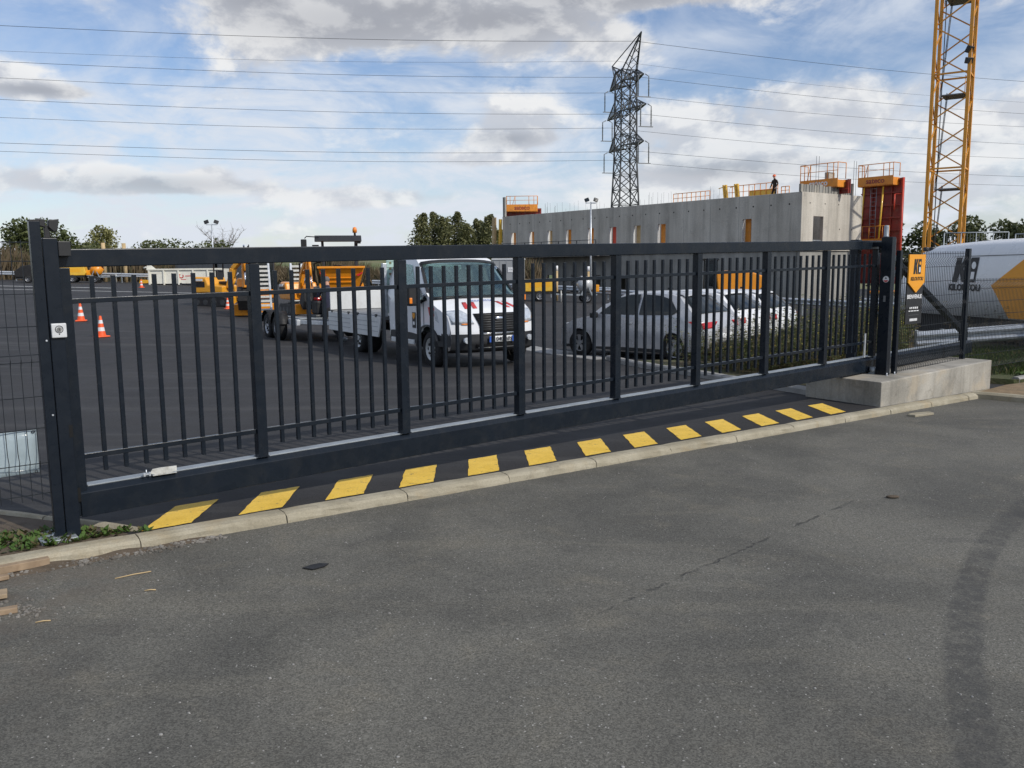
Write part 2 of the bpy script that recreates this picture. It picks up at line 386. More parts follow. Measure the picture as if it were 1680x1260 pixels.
def asphalt_lot():
    m, N, L, b = _nt('asphalt_lot'); g = NG(N, L); v = g.co()
    grit = g.vor(v, 130, 'F1', 'Color'); sep = g.n('ShaderNodeSeparateColor'); L.new(grit, sep.inputs[0])
    big = g.noise(v, .25, 5, .6, .5); mid = g.noise(v, 1.7, 7, .65, .5)
    lane = g.noise(g.co((.25, 3.0, 1), rot=(0, 0, -H)), .8, 4, .6)
    c = g.mix(g.rng(big, .34, .66), (.0245, .0235, .0240), (.034, .0325, .0325))
    c = g.mix(g.mth('MULTIPLY', g.rng(mid, .52, .74), .5), c, (.048, .046, .044))
    c = g.mix(g.mth('MULTIPLY', g.rng(lane, .52, .70), .35), c, (.044, .043, .042))
    c = g.mix(1., c, g.rng(sep.outputs[0], 0, 1, .68, 1.34, False), 'MULTIPLY')
    c = g.mix(g.rng(g.noise(g.co((1, 6, 1)), 2.2, 5, .7), .69, .76), c, (.15, .14, .12))
    sw = g.noise(g.co((.12, 1.5, 1), rot=(0, 0, -H-1.1)), 1.0, 5, .6, .8); c = g.mix(g.mth('MULTIPLY', g.rng(sw, .52, .66), .70), c, (.060, .058, .055))
    c = g.mix(g.mth('MULTIPLY', g.rng(g.noise(v, .8, 5, .6, 1.), .60, .72), .5), c, (.016, .016, .018))
    L.new(c, b.inputs['Base Color']); L.new(g.rng(mid, .3, .7, .70, .86, False), b.inputs['Roughness']); b.inputs['Specular IOR Level'].default_value = .35
    L.new(g.bump(sep.outputs[0], .4, .005), b.inputs['Normal'])
asphalt_lot()
def concrete(name, lo, hi, stain, streak=0., bumpy=.25, scale=1., tint=None):
    m, N, L, b = _nt(name); g = NG(N, L); v = g.co()
    a = g.noise(v, 1.3*scale, 8, .62, .5); f = g.noise(v, 38*scale, 5, .65); s_ = g.noise(v, 4.2*scale, 7, .7, .6)
    c = g.mix(g.rng(a, .30, .70), lo, hi); c = g.mix(g.mth('MULTIPLY', g.rng(s_, .54, .75), .65), c, stain)
    if streak:
        st = g.noise(g.co((6*scale, 6*scale, .22)), 1.0, 6, .62, .2); c = g.mix(g.mth('MULTIPLY', g.rng(st, .46, .72), streak), c, tuple(q*.62 for q in stain))
        st2 = g.noise(g.co((1.3, 1.3, .06)), 1.0, 3, .5); c = g.mix(1., c, g.rng(st2, .35, .65, .86, 1.12, False), 'MULTIPLY')
    if tint: c = g.mix(g.mth('MULTIPLY', g.rng(g.noise(v, 2.1, 5, .6, .4), .52, .70), .55), c, tint)
    c = g.mix(1., c, g.rng(f, .3, .7, .86, 1.14, False), 'MULTIPLY')
    L.new(c, b.inputs['Base Color']); b.inputs['Roughness'].default_value = .86; b.inputs['Specular IOR Level'].default_value = .3
    L.new(g.bump(g.mth('ADD', f, g.mth('MULTIPLY', s_, .8)), bumpy, .008), b.inputs['Normal'])
concrete('kerb_concrete', (.285, .252, .180), (.39, .352, .265), (.18, .160, .120), 0, .45, 2.4, (.34, .26, .15))
concrete('kerb_grey', (.24, .235, .22), (.36, .35, .33), (.16, .155, .15), 0, .4, 1.4)
concrete('block_concrete', (.255, .240, .205), (.40, .375, .325), (.175, .160, .135), .35, .25, 1.1, (.44, .37, .27))
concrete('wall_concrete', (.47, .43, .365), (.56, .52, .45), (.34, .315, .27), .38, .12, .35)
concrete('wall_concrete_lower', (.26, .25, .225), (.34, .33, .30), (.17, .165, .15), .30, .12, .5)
concrete('pad_concrete', (.26, .26, .25), (.36, .355, .345), (.18, .175, .165), 0, .2, 1.)
concrete('dirt', (.19, .135, .080), (.28, .205, .125), (.12, .085, .055), 0, .9, 2.2, (.15, .125, .075))
concrete('soil', (.085, .065, .046), (.14, .11, .08), (.06, .047, .036), 0, .9, 3.)
concrete('rubble', (.13, .115, .095), (.30, .28, .25), (.08, .07, .06), 0, .9, 6.)
def yellow_marking():
    m, N, L, b = _nt('yellow_marking'); g = NG(N, L); v = g.co()
    a = g.noise(v, 5, 7, .65, .4); f = g.noise(v, 70, 5, .7); w = g.noise(v, 16, 8, .75, .3)
    c = g.mix(g.rng(a, .3, .7), (.74, .47, .055), (.88, .58, .085)); c = g.mix(g.rng(w, .575, .68), c, (.20, .150, .070))
    c = g.mix(g.mth('MULTIPLY', g.rng(a, .55, .75), .35), c, (.40, .28, .10))
    c = g.mix(1., c, g.rng(f, .3, .7, .86, 1.12, False), 'MULTIPLY')
    L.new(c, b.inputs['Base Color']); b.inputs['Roughness'].default_value = .72; L.new(g.bump(g.mth('ADD', f, w), .35, .004), b.inputs['Normal'])
yellow_marking()
def road_white():
    m, N, L, b = _nt('road_white'); g = NG(N, L); v = g.co(); w = g.noise(v, 3, 8, .75, .3)
    c = g.mix(g.rng(w, .52, .70), (.50, .50, .48), (.10, .10, .10)); L.new(c, b.inputs['Base Color']); b.inputs['Roughness'].default_value = .75
road_white()
def leaf(name, a, b_, c_=None, trans=.25):
    m, N, L, b = _nt(name); g = NG(N, L); geo = g.n('ShaderNodeNewGeometry')
    ri = geo.outputs['Random Per Island']; n = g.noise(g.co(), .6, 4)
    c = g.mix(ri, a, b_); 
    if c_: c = g.mix(g.rng(g.mth('ADD', g.mth('MULTIPLY', ri, .5), n), .85, .98), c, c_)
    L.new(c, b.inputs['Base Color']); b.inputs['Roughness'].default_value = .6; b.inputs['Specular IOR Level'].default_value = .35
    if trans:
        tr = g.n('ShaderNodeBsdfTranslucent'); L.new(c, tr.inputs[0]); mx = g.n('ShaderNodeMixShader'); mx.inputs[0].default_value = trans
        L.new(b.outputs[0], mx.inputs[1]); L.new(tr.outputs[0], mx.inputs[2]); L.new(mx.outputs[0], N['Material Output'].inputs[0])
leaf('leaf_oak', (.055, .072, .024), (.125, .145, .052))
leaf('leaf_poplar', (.105, .120, .050), (.24, .235, .11), None, .4)
leaf('leaf_pale', (.17, .17, .055), (.26, .25, .10))
leaf('leaf_dark', (.058, .074, .028), (.130, .145, .055))
leaf('leaf_mid', (.075, .095, .032), (.165, .180, .064))
leaf('twig_bare', (.16, .145, .13), (.25, .23, .21), None, 0)
leaf('reed', (.115, .085, .048), (.23, .175, .105), (.075, .075, .035))
leaf('bramble', (.075, .055, .030), (.15, .115, .065), (.05, .055, .025))
leaf('weed_green', (.075, .105, .030), (.165, .185, .068), (.20, .15, .075))
leaf('weed_stem', (.13, .105, .055), (.24, .185, .10), None, 0)
leaf('weed_flower', (.62, .50, .05), (.75, .66, .20), None, .1)
leaf('grass', (.055, .095, .020), (.115, .155, .045), (.17, .15, .065))
leaf('sprout', (.060, .125, .022), (.125, .19, .050), (.12, .10, .045))
M('bark', (.075, .060, .045), .9, 0, .3, 6, .6, 25)
M('bark_pale', (.19, .175, .155), .9, 0, .3, 6, .4, 25)
def field():
    m, N, L, b = _nt('field'); g = NG(N, L); v = g.co(); a = g.noise(v, .03, 5, .6, .3); f = g.noise(v, 1.2, 8, .7)
    c = g.mix(g.rng(a, .4, .62), (.10, .135, .035), (.165, .15, .070)); c = g.mix(1., c, g.rng(f, .3, .7, .75, 1.25, False), 'MULTIPLY')
    L.new(c, b.inputs['Base Color']); b.inputs['Roughness'].default_value = .95
field()
def verge_mat():
    m, N, L, b = _nt('verge_soil'); g = NG(N, L); v = g.co(); a = g.noise(v, 1.1, 7, .65, .4); f = g.noise(v, 22, 6, .7)
    c = g.mix(g.rng(a, .38, .62), (.060, .075, .024), (.125, .095, .055)); c = g.mix(1., c, g.rng(f, .3, .7, .7, 1.3, False), 'MULTIPLY')
    L.new(c, b.inputs['Base Color']); b.inputs['Roughness'].default_value = .95; L.new(g.bump(f, .8, .03), b.inputs['Normal'])
verge_mat()
def cab_glass():
    m, N, L, b = _nt('cab_glass'); g = NG(N, L)
    gl = g.n('ShaderNodeBsdfGlossy'); gl.inputs['Roughness'].default_value = .03; gl.inputs[0].default_value = (.9, .95, .97, 1)
    tr = g.n('ShaderNodeBsdfTransparent'); tr.inputs[0].default_value = (.74, .86, .83, 1)
    lw = g.n('ShaderNodeFresnel'); lw.inputs[0].default_value = 1.5
    mx = g.n('ShaderNodeMixShader'); L.new(g.mth('MULTIPLY', lw.outputs[0], .8, True), mx.inputs[0]); L.new(tr.outputs[0], mx.inputs[1]); L.new(gl.outputs[0], mx.inputs[2])
    L.new(mx.outputs[0], N['Material Output'].inputs[0])
cab_glass()
# ------------------------------------------------------------ ground
def sheet(name, ss, ns, zf, mat, nfun=None):
    m = MB(); k = len(ns)
    for s in ss:
        for n in ns:
            q = P(s, nfun(s, n) if nfun else n); m.v.append((q.x, q.y, zf(q.x, q.y)))
    for i in range(len(ss)-1):
        for j in range(k-1): m.f.append([i*k+j, (i+1)*k+j, (i+1)*k+j+1, i*k+j+1]); m.m.append(0); m.s.append(True)
    return tag(m.build(name, mat, fix=False), kind='structure')
def steps(*seg):
    out = []
    for a, b, c in seg:
        out += [a+(b-a)*i/c for i in range(c)]
    return out+[seg[-1][1]]
sheet('yard_asphalt', steps((-80, -10, 14), (-10, 16, 26), (16, 100, 28)), steps((0, 2, 4), (2, 14, 16), (14, 90, 30)), gz, 'asphalt_lot', lambda s, n: max(nk(s), nk(s)+n))
sheet('road', steps((-60, -5, 11), (-5, 14, 19), (14, 80, 11)), steps((-45, -6, 10), (-6, 0, 12)), rz, 'asphalt_road', lambda s, n: nk(s)-.12+n)
def terrain():
    m = MB(); xs = steps((-900, -60, 24), (-60, 60, 24), (60, 900, 24)); ys = steps((-80, 100, 18), (100, 1400, 26))
    for x in xs:
        for y in ys:
            hill = 9*sstep(140, 420, y)*(.6+.4*math.sin(x*.011+1.2))*sstep(60, -140, x)+3.0*sstep(150, 500, y)
            m.v.append((x, y, gz(x, y)-.32+hill))
    k = len(ys)
    for i in range(len(xs)-1):
        for j in range(k-1): m.f.append([i*k+j, (i+1)*k+j, (i+1)*k+j+1, i*k+j+1]); m.m.append(0); m.s.append(True)
    tag(m.build('terrain', 'field', fix=False), kind='structure')
terrain()

# kerb between the road and the yard: one stone per metre
def kerb_stone(name, s0, s1, parent, rnd, mat='kerb_concrete', w=.145, drop=.13):
    prof = [(0, .003), (-.02, .007), (-.085, .005), (-.118, -.004), (-.136, -.022), (-.142, -.05), (-w-.003, -drop), (0, -drop)]
    m = MB(); N_ = 7
    for i in range(N_+1):
        s = s0+(s1-s0)*i/N_
        end = 1 if i in (0, N_) else 0
        for a, z in prof:
            q = P(s, nk(s)+a+(rnd.uniform(-.006, .006) if a < -.08 else 0))
            zz = gz(q.x, q.y)+z-.003*end*(1 if z > -.06 else 0)+rnd.uniform(-.002, .002)
            m.v.append((q.x, q.y, zz))
    k = len(prof)
    for i in range(N_):
        for j in range(k): m.f.append([i*k+j, i*k+(j+1) % k, (i+1)*k+(j+1) % k, (i+1)*k+j]); m.m.append(0); m.s.append(False)
    m.f.append(list(range(k))); m.m.append(0); m.s.append(False); m.f.append([N_*k+j for j in range(k)]); m.m.append(0); m.s.append(False)
    return m.build(name, mat, parent)
kb = MB()
for i in range(40):
    pass
for s0, s1 in ((-8, 12.05),):
    pts = [(s0+(s1-s0)*i/20) for i in range(21)]
    for a, b in zip(pts, pts[1:]):
        A0, A1, B0_, B1 = P(a, nk(a)-.012), P(a, nk(a)-.125), P(b, nk(b)-.012), P(b, nk(b)-.125)
        za, zb = gz(A0.x, A0.y), gz(B0_.x, B0_.y)
        kb.add([(A0.x, A0.y, za-.02), (A1.x, A1.y, za-.035), (B1.x, B1.y, zb-.035), (B0_.x, B0_.y, zb-.02), (A1.x, A1.y, za-.16), (B1.x, B1.y, zb-.16)], [(0, 1, 2, 3), (1, 4, 5, 2)])
kerb = tag(kb.build('kerb', 'kerb_grey'), kind='structure')
rk = random.Random(3); s = -7.6
while s < 11.9:
    ln = .98; kerb_stone('kerbstone', s+.0035, min(s+ln, 12.0)-.0035, kerb, rk); s += ln

# painted stripes on the strip in front of the gate
stripes = MB(); 
a = P(.2, -.05); stripes_root = bpy.data.objects['yard_asphalt']
for i in range(13):
    r_ = random.Random(40+i); s0 = .29+.648*i+r_.uniform(-.015, .015); n0 = max(nk(s0)+.012, -.215-.020*i); n1 = .262-.0145*i; w = .325
    m = MB(); K = 8
    A = [(s0+w*t/K, n0+r_.uniform(-.004, .004)-.002*t/K) for t in range(K+1)]
    B = [(s0+w+.355*t/K+r_.uniform(-.006, .006), n0+(n1-n0)*t/K) for t in range(1, K)]
    C_ = [(s0+w+.355-(w-.005)*t/K, n1+r_.uniform(-.004, .004)) for t in range(K+1)]
    D = [(s0+.36-.36*t/K+r_.uniform(-.006, .006), n1+(n0-n1)*t/K) for t in range(1, K)]
    vs = []
    for s_, n_ in A+B+C_+D:
        q = P(s_, n_); vs.append((q.x, q.y, gz(q.x, q.y)+.004))
    m.add(vs, [tuple(range(len(vs)))]); m.build('yellow_stripe', 'yellow_marking', stripes_root)

# verge beside the gate (planted island), car park edge, left-hand soil strip
def poly_sheet(name, pts, zf, mat, cuts=1.0, thick=.25, parent=None):
    bm = bmesh.new(); vs = [bm.verts.new((x, y, 0)) for x, y in pts]; bm.faces.new(vs)
    s0 = [SN(x, y) for x, y in pts]; nmin, nmax = min(q[1] for q in s0), max(q[1] for q in s0); smin, smax = min(q[0] for q in s0), max(q[0] for q in s0)
    for lo, hi, d in ((nmin, nmax, GN), (smin, smax, GX)):
        t = lo+cuts
        while t < hi:
            bmesh.ops.bisect_plane(bm, geom=bm.verts[:]+bm.edges[:]+bm.faces[:], plane_co=ORG+d*t, plane_no=d); t += cuts
    edges = [e for e in bm.edges if e.is_boundary]
    ext = bmesh.ops.extrude_edge_only(bm, edges=edges); low = {g_ for g_ in ext['geom'] if isinstance(g_, bmesh.types.BMVert)}
    for v in bm.verts: v.co.z = zf(v.co.x, v.co.y)-(thick if v in low else 0)
    bmesh.ops.recalc_face_normals(bm, faces=bm.faces)
    me = bpy.data.meshes.new(name); bm.to_mesh(me); bm.free(); me.materials.append(MAT[mat]); o = bpy.data.objects.new(name, me); COL.objects.link(o)
    if parent: o.parent = parent
    return o
VERGE = [(4.34, 11.66), (3.50, 13.14), (2.74, 15.0), (2.38, 16.15), (2.85, 16.25), (4.15, 15.4), (6.3, 17.3), (9.2, 20.0), (14, 24.5), (34, 42), (40, 20), (20, 14.2), (9.2, 12.9), (7.55, 12.75), (6.8, 13.2)]
tag(poly_sheet('verge', VERGE, lambda x, y: gz(x, y)+.085, 'verge_soil', 1.2), kind='structure')
def kerb_line(name, pts, w, h0, mat, stone=.95, base='soil', zf=gz, low=.25):
    root = None; rr = random.Random(len(pts)*7)
    L_ = [Vector((x, y, 0)) for x, y in pts]; tot = sum((b-a).length for a, b in zip(L_, L_[1:]))
    def pt(t):
        for a, b in zip(L_, L_[1:]):
            l = (b-a).length
            if t <= l+1e-6: d = (b-a)/l; return a+d*t, d
            t -= l
        d = (L_[-1]-L_[-2]).normalized(); return L_[-1], d
    def seg(t0, t1, top, bot, ww, nm, mt, par):
        m = MB(); K = 4
        for i in range(K+1):
            p, d = pt(t0+(t1-t0)*i/K); x = Vector((d.y, -d.x, 0))
            e = .004 if i in (0, K) else 0
            for o_, z_ in ((-ww/2, bot), (-ww/2, top-.03), (-ww/2+.025, top-e), (ww/2-.025, top-e), (ww/2, top-.03), (ww/2, bot)):
                q = p+x*o_; m.v.append((q.x, q.y, zf(q.x, q.y)+z_+rr.uniform(-.002, .002)))
        for i in range(K):
            for j in range(6): m.f.append([i*6+j, i*6+(j+1) % 6, (i+1)*6+(j+1) % 6, (i+1)*6+j]); m.m.append(0); m.s.append(False)
        m.f.append(list(range(6))); m.f.append([K*6+j for j in range(6)]); m.m += [0, 0]; m.s += [False, False]
        return m.build(nm, mt, par)
    root = tag(seg(0, tot, h0-.05, -low, w*.8, name, base, None), kind='structure')
    t = 0
    while t < tot-.05: seg(t+.005, min(t+stone, tot)-.005, h0, -low, w, 'kerbstone', mat, root); t += stone
    return root
kerb_line('verge_kerb', [(4.22, 11.55), (3.40, 13.06), (2.62, 15.0), (2.18, 16.3), (2.0, 17.4)], .16, .10, 'kerb_grey')
kerb_line('parking_edge', [(2.0, 17.6), (.45, 20.5), (-.3, 22.2)], .75, .012, 'pad_concrete', 1.6)
# left: soil, edging
LEFT_SOIL = [(-2.53, 5.43), (-3.05, 5.05), (-5.2, 3.45), (-6.5, 4.6), (-4.6, 6.15), (-3.6, 5.85), (-2.9, 5.62)]
tag(poly_sheet('soil_strip', LEFT_SOIL, lambda x, y: gz(x, y)+.006, 'soil', .4, .1), kind='structure')
kerb_line('edging', [(-2.50, 5.52), (-2.88, 5.66), (-3.62, 5.90), (-4.7, 6.22)], .08, .022, 'kerb_concrete', .8)
# right: bare dirt behind a low kerb, beyond the concrete plinth
DIRT = [(6.62, 11.98), (7.32, 11.40), (9.6, 10.1), (14, 8.6), (18, 12), (12, 14.5), (8.9, 13.4), (7.32, 12.55)]
tag(poly_sheet('dirt_patch', DIRT, lambda x, y: rz(x, y)+.075+.05*sstep(11.5, 13.5, y), 'dirt', .5, .3), kind='structure')
kerb_line('low_kerb', [(6.50, 11.94), (7.22, 11.32), (9.5, 10.0), (14, 8.45)], .13, .095, 'kerb_concrete', .95, 'soil', rz)
kerb_line('edging', [(7.6, 12.80), (9.4, 14.1), (12.4, 15.6)], .12, .12, 'kerb_grey', .9)

# ------------------------------------------------------------ sliding gate
gate = thing('sliding_gate', 'long dark grey steel sliding gate with vertical bars closed across the yard entrance', 'gate', ORG, H)
BAY = 1.236
def sl(s): return SLOPE*s
def long_bar(name, s0, s1, prof, mat, parent, bevel=.004):       # prof: (n, z) outline
    m = MB(); k = len(prof)
    vs = [(s0, n, z+sl(s0)) for n, z in prof]+[(s1, n, z+sl(s1)) for n, z in prof]
    m.add(vs, [tuple(range(k))[::-1], tuple(range(k, 2*k))]+[(i, (i+1) % k, k+(i+1) % k, k+i) for i in range(k)])
    return m.build(name, mat, parent, bevel, 2)
def rect(n0, n1, z0, z1): return [(n0, z0), (n1, z0), (n1, z1), (n0, z1)]
long_bar('top_rail', -.055, 9.92, rect(-.008, .088, 1.721, 1.836), 'gate_paint', gate, .006)
long_bar('bottom_beam', -.02, 12.72, [(-.012, .092), (.128, .092), (.128, .282), (.022, .282), (-.012, .250)], 'gate_paint', gate, .003)
long_bar('base_plate', .035, 12.6, rect(.030, .124, .2835, .292), 'galvanised_dull', gate, .001)
ups = [(-.052, .026)]+[(k*BAY-.038, k*BAY+.038) for k in range(1, 8)]+[(9.80, 9.875)]
for i, (a, b) in enumerate(ups):
    z0 = .092 if i == 0 else .2925
    m = MB(); m.bx(a, b, .0, .078, z0+sl(a) if i else .10, 1.7205+sl(a))
    m.build('upright', 'gate_paint', gate, .004)
    if 0 < i < 8:
        w = MB(); w.bx(a-.006, b+.006, -.004, .082, .293+sl(a), .299+sl(a)); w.build('weld_plate', 'gate_paint', gate)
bal = None
for k in range(8):
    a = ups[k][1]; b = ups[k+1][0]; L0 = BAY-.076
    long_bar('crossbar', a+.001, b-.001, rect(.022, .056, 1.489, 1.521), 'gate_paint', gate, .002)
    long_bar('crossbar', a+.001, b-.001, rect(.022, .056, .472, .504), 'gate_paint', gate, .002)
    for j in range(8):
        s_ = a+(b-a)*(j+1)/9
        if bal is None:
            bal = MB().bx(-.0135, .0135, .0255, .0525, .375, 1.665).build('baluster', 'gate_paint', gate, .0025)
            o = bal
        else: o = bal.copy(); COL.objects.link(o); o.parent = gate
        o.location = (s_, 0, sl(s_))
# tail with its brace
m = MB(); m.beam((9.9, .04, 1.79+sl(9.9)), (12.55, .04, .40+sl(12.5)), .07, .085, up=(0, 1, 0)); m.build('tail_brace', 'gate_paint', gate, .003)
m = MB(); m.beam((10.0, .04, 1.20+sl(9.9)), (10.55, .04, 1.50+sl(10)), .04, .05, up=(0, 1, 0)); m.build('tail_gusset', 'gate_paint', gate, .003)
m = MB(); m.bx(12.45, 12.56, .0, .09, .2925+sl(12.5), .56+sl(12.5)); m.build('tail_upright', 'gate_paint', gate, .003)
# stop bracket riding on the bottom beam
m = MB(); m.prism([(.42, .318), (.455, .302), (.56, .302), (.60, .312), (.60, .345), (.50, .348), (.44, .345)], 'y', -.010, -.004); m.prism([(.44, .296), (.60, .296), (.60, .300), (.44, .300)], 'y', -.01, .05)
m.bx(.47, .50, -.004, .04, .302, .336); m.build('stop_bracket', 'white_steel', gate)
m = MB(); m.cyl((.375, .0, .312), (.46, .0, .312), .006); m.box((.385, .0, .312), (.012, .022, .022)); m.cyl((.40, 0, .306), (.40, 0, .345), .004); m.box((.42, 0, .312), (.01, .024, .024)); m.build('stop_bolt', 'galvanised', gate)
# limit plate at the right
m = MB(); m.bx(9.55, 9.58, -.014, .0, .30+sl(9.3), .62+sl(9.3)); m.build('rack_bracket', 'galvanised', gate)

# receiving post at the left, with its fence post
post = thing('receiving_post', 'thick dark grey square post that catches the gate at the left end', 'gate post', P(-.1, 0, 0), H)
m = MB(); m.bx(-.032, .052, -.085, -.009, -.03, 1.902); m.build('post', 'post_paint', post, .005)
m = MB(); m.bx(.053, .125, -.086, -.010, 1.79, 1.882); m.build('catch_block', 'black_plastic', post, .004)
m = MB(); m.bx(.052, .0545, -.070, -.020, .64, .73); m.bx(.030, .0525, -.0865, -.084, .645, .725); m.build('catch_slot', 'black_hole', post)
m = MB(); m.bx(.060, .0825, -.0145, -.0125, .20, .295); m.build('catch_slot', 'black_hole', post)
m = MB(); m.bx(-.19, .02, -.16, .12, -.02, .012); m.prism([(-.12, .012), (-.033, .012), (-.033, .10)], 'y', -.05, -.04); m.build('foot_plate', 'galvanised_dull', post, .003)
ks = thing('key_switch', 'small white key switch box with a round lock fixed to the receiving post', 'key switch', P(-.1, 0, 0), H)
m = MB(); m.bx(-.026, .060, -.108, -.0855, 1.285, 1.375); m.build('housing', 'white_plastic', ks, .006, 3)
m = MB(); m.cyl((.017, -.108, 1.338), (.017, -.113, 1.338), .014, n=20); m.build('lock_barrel', 'chrome', ks)
m = MB(); m.bx(.0155, .0185, -.1145, -.1129, 1.330, 1.346); m.cyl((.017, -.108, 1.308), (.017, -.1095, 1.308), .004, n=10); m.lathe([(.0235, 0), (.0235, -.002), (.0195, -.002), (.0195, 0)], 24, (.017, -.108, 1.338), 'y'); m.build('key_slot', 'mark_black', ks)
sens = thing('photocell', 'black two winged photocell sensor on top of the receiving post', 'sensor', P(-.1, -.047, 1.903), H)
m = MB(); m.bx(-.012, .018, -.012, .012, 0, .075); m.build('stalk', 'black_plastic', sens, .002)
m = MB(); m.prism([(-.055, .078), (-.006, .062), (-.006, .112), (-.050, .116)], 'y', -.028, .028); m.build('wing', 'black_plastic', sens, .004)
m = MB(); m.prism([(.010, .066), (.040, .036), (.060, .046), (.072, .116), (.014, .108)], 'y', -.028, .028); m.build('wing', 'black_plastic', sens, .004)
fp = thing('fence_post', 'dark grey fence post standing against the receiving post at the left', 'fence post', P(-.166, -.05, 0), H, 'posts of the wire mesh fence')
m = MB(); m.bx(-.03, .03, -.03, .03, -.02, 2.005); m.build('post', 'post_paint', fp, .003)
m = MB(); m.bx(-.032, .032, -.032, .032, 2.0055, 2.012); m.build('cap', 'black_plastic', fp, .002)
for z in (1.27, .80):
    m = MB(); m.cyl((.012, -.031, z), (.012, -.037, z), .006, n=8); m.build('bolt', 'galvanised', fp)
# wire mesh panel left of it
def mesh_panel(name, label, s0, s1, n, z0, z1, slope, vsp, horiz, vees, group=None, spike=.03, wire=.0026, side=-1):
    t = thing(name, label, 'wire mesh fence', P(s0, n, 0), H, group); m = MB(); L_ = s1-s0
    def off(z):
        o_ = 0
        for zc in vees:
            d = abs(z-zc)
            if d < .055: o_ += side*.035*(1-d/.055)
        return o_
    zs = sorted(set([z0-.0, z1+spike]+[zc+d for zc in vees for d in (-.055, 0, .055)])); zs = [z for z in zs if z0 <= z <= z1+spike+.001]
    k = int(L_/vsp)
    for i in range(k+1):
        x = i*vsp+.02
        if x > L_-.01: break
        m.tube([(x, off(z), z+slope*x) for z in zs], wire, 5, smooth=False, caps=False)
    for z in horiz:
        if z1 >= z >= z0: m.tube([(0, off(z)+.004, z), (L_, off(z)+.004, z+slope*L_)], wire*1.15, 5, smooth=False, caps=False)
    m.build('wires', 'wire_paint', t, fix=False); return t
mesh_panel('mesh_fence_panel', 'dark wire mesh fence panel at the left edge, beside the receiving post', -2.45, -.20, -.05, .26, 1.89, 0, .0575, [.30, .50, .72, .92, 1.14, 1.185, 1.36, 1.56, 1.76, 1.875], [1.16, .52], 'wire mesh fence panels', 0)
sh = thing('plastic_sheet', 'pale translucent plastic sheet tied low on the wire mesh at the left edge', 'plastic sheet', P(-.245, -.02, 0), H)
m = MB(); K = 10; r_ = random.Random(5)
for i in range(K+1):
    for j in range(6):
        x = -.62*(1-i/K); z = .435+.275*j/5; m.v.append((x, .012*math.sin(i*.9)*math.cos(j*.8)+r_.uniform(-.002, .002), z))
for i in range(K):
    for j in range(5): m.f.append([i*6+j, (i+1)*6+j, (i+1)*6+j+1, i*6+j+1]); m.m.append(0); m.s.append(True)
o = m.build('sheet', 'clear_sheet', sh, fix=False); sd_ = o.modifiers.new('t', 'SOLIDIFY'); sd_.thickness = .003
m = MB()
for x, z in ((-.02, .70), (-.02, .445), (-.36, .70)): m = MB(); m.lathe([(.006, -.002), (.010, 0), (.006, .002)], 10, (x, -.014, z), 'y'); m.build('cable_tie', 'black_plastic', sh)

# ------------------------------------------------------------ plinth and guide posts at the right
HK = H+math.atan(-.035)
pl = thing('concrete_plinth', 'low grey cast concrete plinth carrying the guide posts at the right end of the gate', 'concrete plinth', (4.655, 10.675, 0), HK)
bm_ = MB(); xs = [0, .4, .8, 1.2, 1.6, 2.0, 2.4, 2.88]; r_ = random.Random(9); vs = []
for i, x in enumerate(xs):
    for y, z in ((0, -.3), (0, .195+.026*x), (.02, .203+.026*x), (1.08, .205+.026*x), (1.10, .195+.026*x), (1.10, -.3)):
        vs.append((x, y+r_.uniform(-.003, .003), z+r_.uniform(-.002, .002)))
fs = []
for i in range(len(xs)-1):
    for j in range(6): fs.append((i*6+j, i*6+(j+1) % 6, (i+1)*6+(j+1) % 6, (i+1)*6+j))
fs += [tuple(range(6)), tuple((len(xs)-1)*6+j for j in range(6))]
bm_.add(vs, fs); bm_.build('plinth', 'block_concrete', pl, .008)
gp = thing('guide_post', 'tall dark grey twin guide post bolted to the concrete plinth', 'gate post', P(9.72, -.19, .205), H)
m = MB(); m.bx(-.05, .045, -.075, .075, .008, 1.82); m.build('post', 'post_paint', gp, .004)
m = MB(); m.bx(-.045, .045, .40, .52, .008, 1.80); m.build('post', 'post_paint', gp, .004)
m = MB(); m.bx(.046, .075, -.06, .0, .008, 1.80); m.build('channel', 'galvanised_dull', gp, .003)
m = MB(); m.bx(-.11, .14, -.13, .13, 0, .008); m.build('foot_plate', 'steel_dark', gp, .002)
for x, y in ((.115, -.105), (-.085, -.105), (.115, .10)):
    m = MB(); m.cyl((x, y, .008), (x, y, .05), .008, n=8); m.cyl((x, y, .008), (x, y, .022), .015, n=6, smooth=False); m.build('anchor_bolt', 'galvanised', gp)
m = MB(); m.bx(-.05, .045, .075, .52, 1.70, 1.76); m.build('guide_bridge', 'post_paint', gp, .003)
m = MB(); m.cyl((.0, .10, 1.62), (.0, .10, 1.70), .03, n=14); m.build('guide_roller', 'black_plastic', gp)
m = MB(); m.cyl((0, .13, .02), (0, .13, .10), .05, n=16); m.bx(-.05, .05, .09, .17, 0, .03); m.build('support_roller', 'galvanised_dull', gp)
m = MB(); m.bx(-.0535, -.0505, -.02, .012, .98, 1.06); m.build('maker_plate', 'steel_grey', gp)
st = thing('round_sticker', 'round white and red sticker on the dark guide post', 'sticker', P(9.72, -.19, .205), H)
m = MB(); m.cyl((-.0505, -.012, 1.275), (-.0525, -.012, 1.275), .042, n=28); m.build('disc', 'mark_white', st)
m = MB(); pts = [(.036*math.cos(R(a))-.012, 1.275+.036*math.sin(R(a))) for a in range(200, 341, 10)]; m.prism(pts, 'x', -.0533, -.0526); m.build('red_band', 'mark_red', st)
m = MB(); m.prism([(-.026, 1.283), (.004, 1.283), (-.004, 1.298), (-.018, 1.298)], 'x', -.0533, -.0526); m.build('mark', 'mark_black', st)
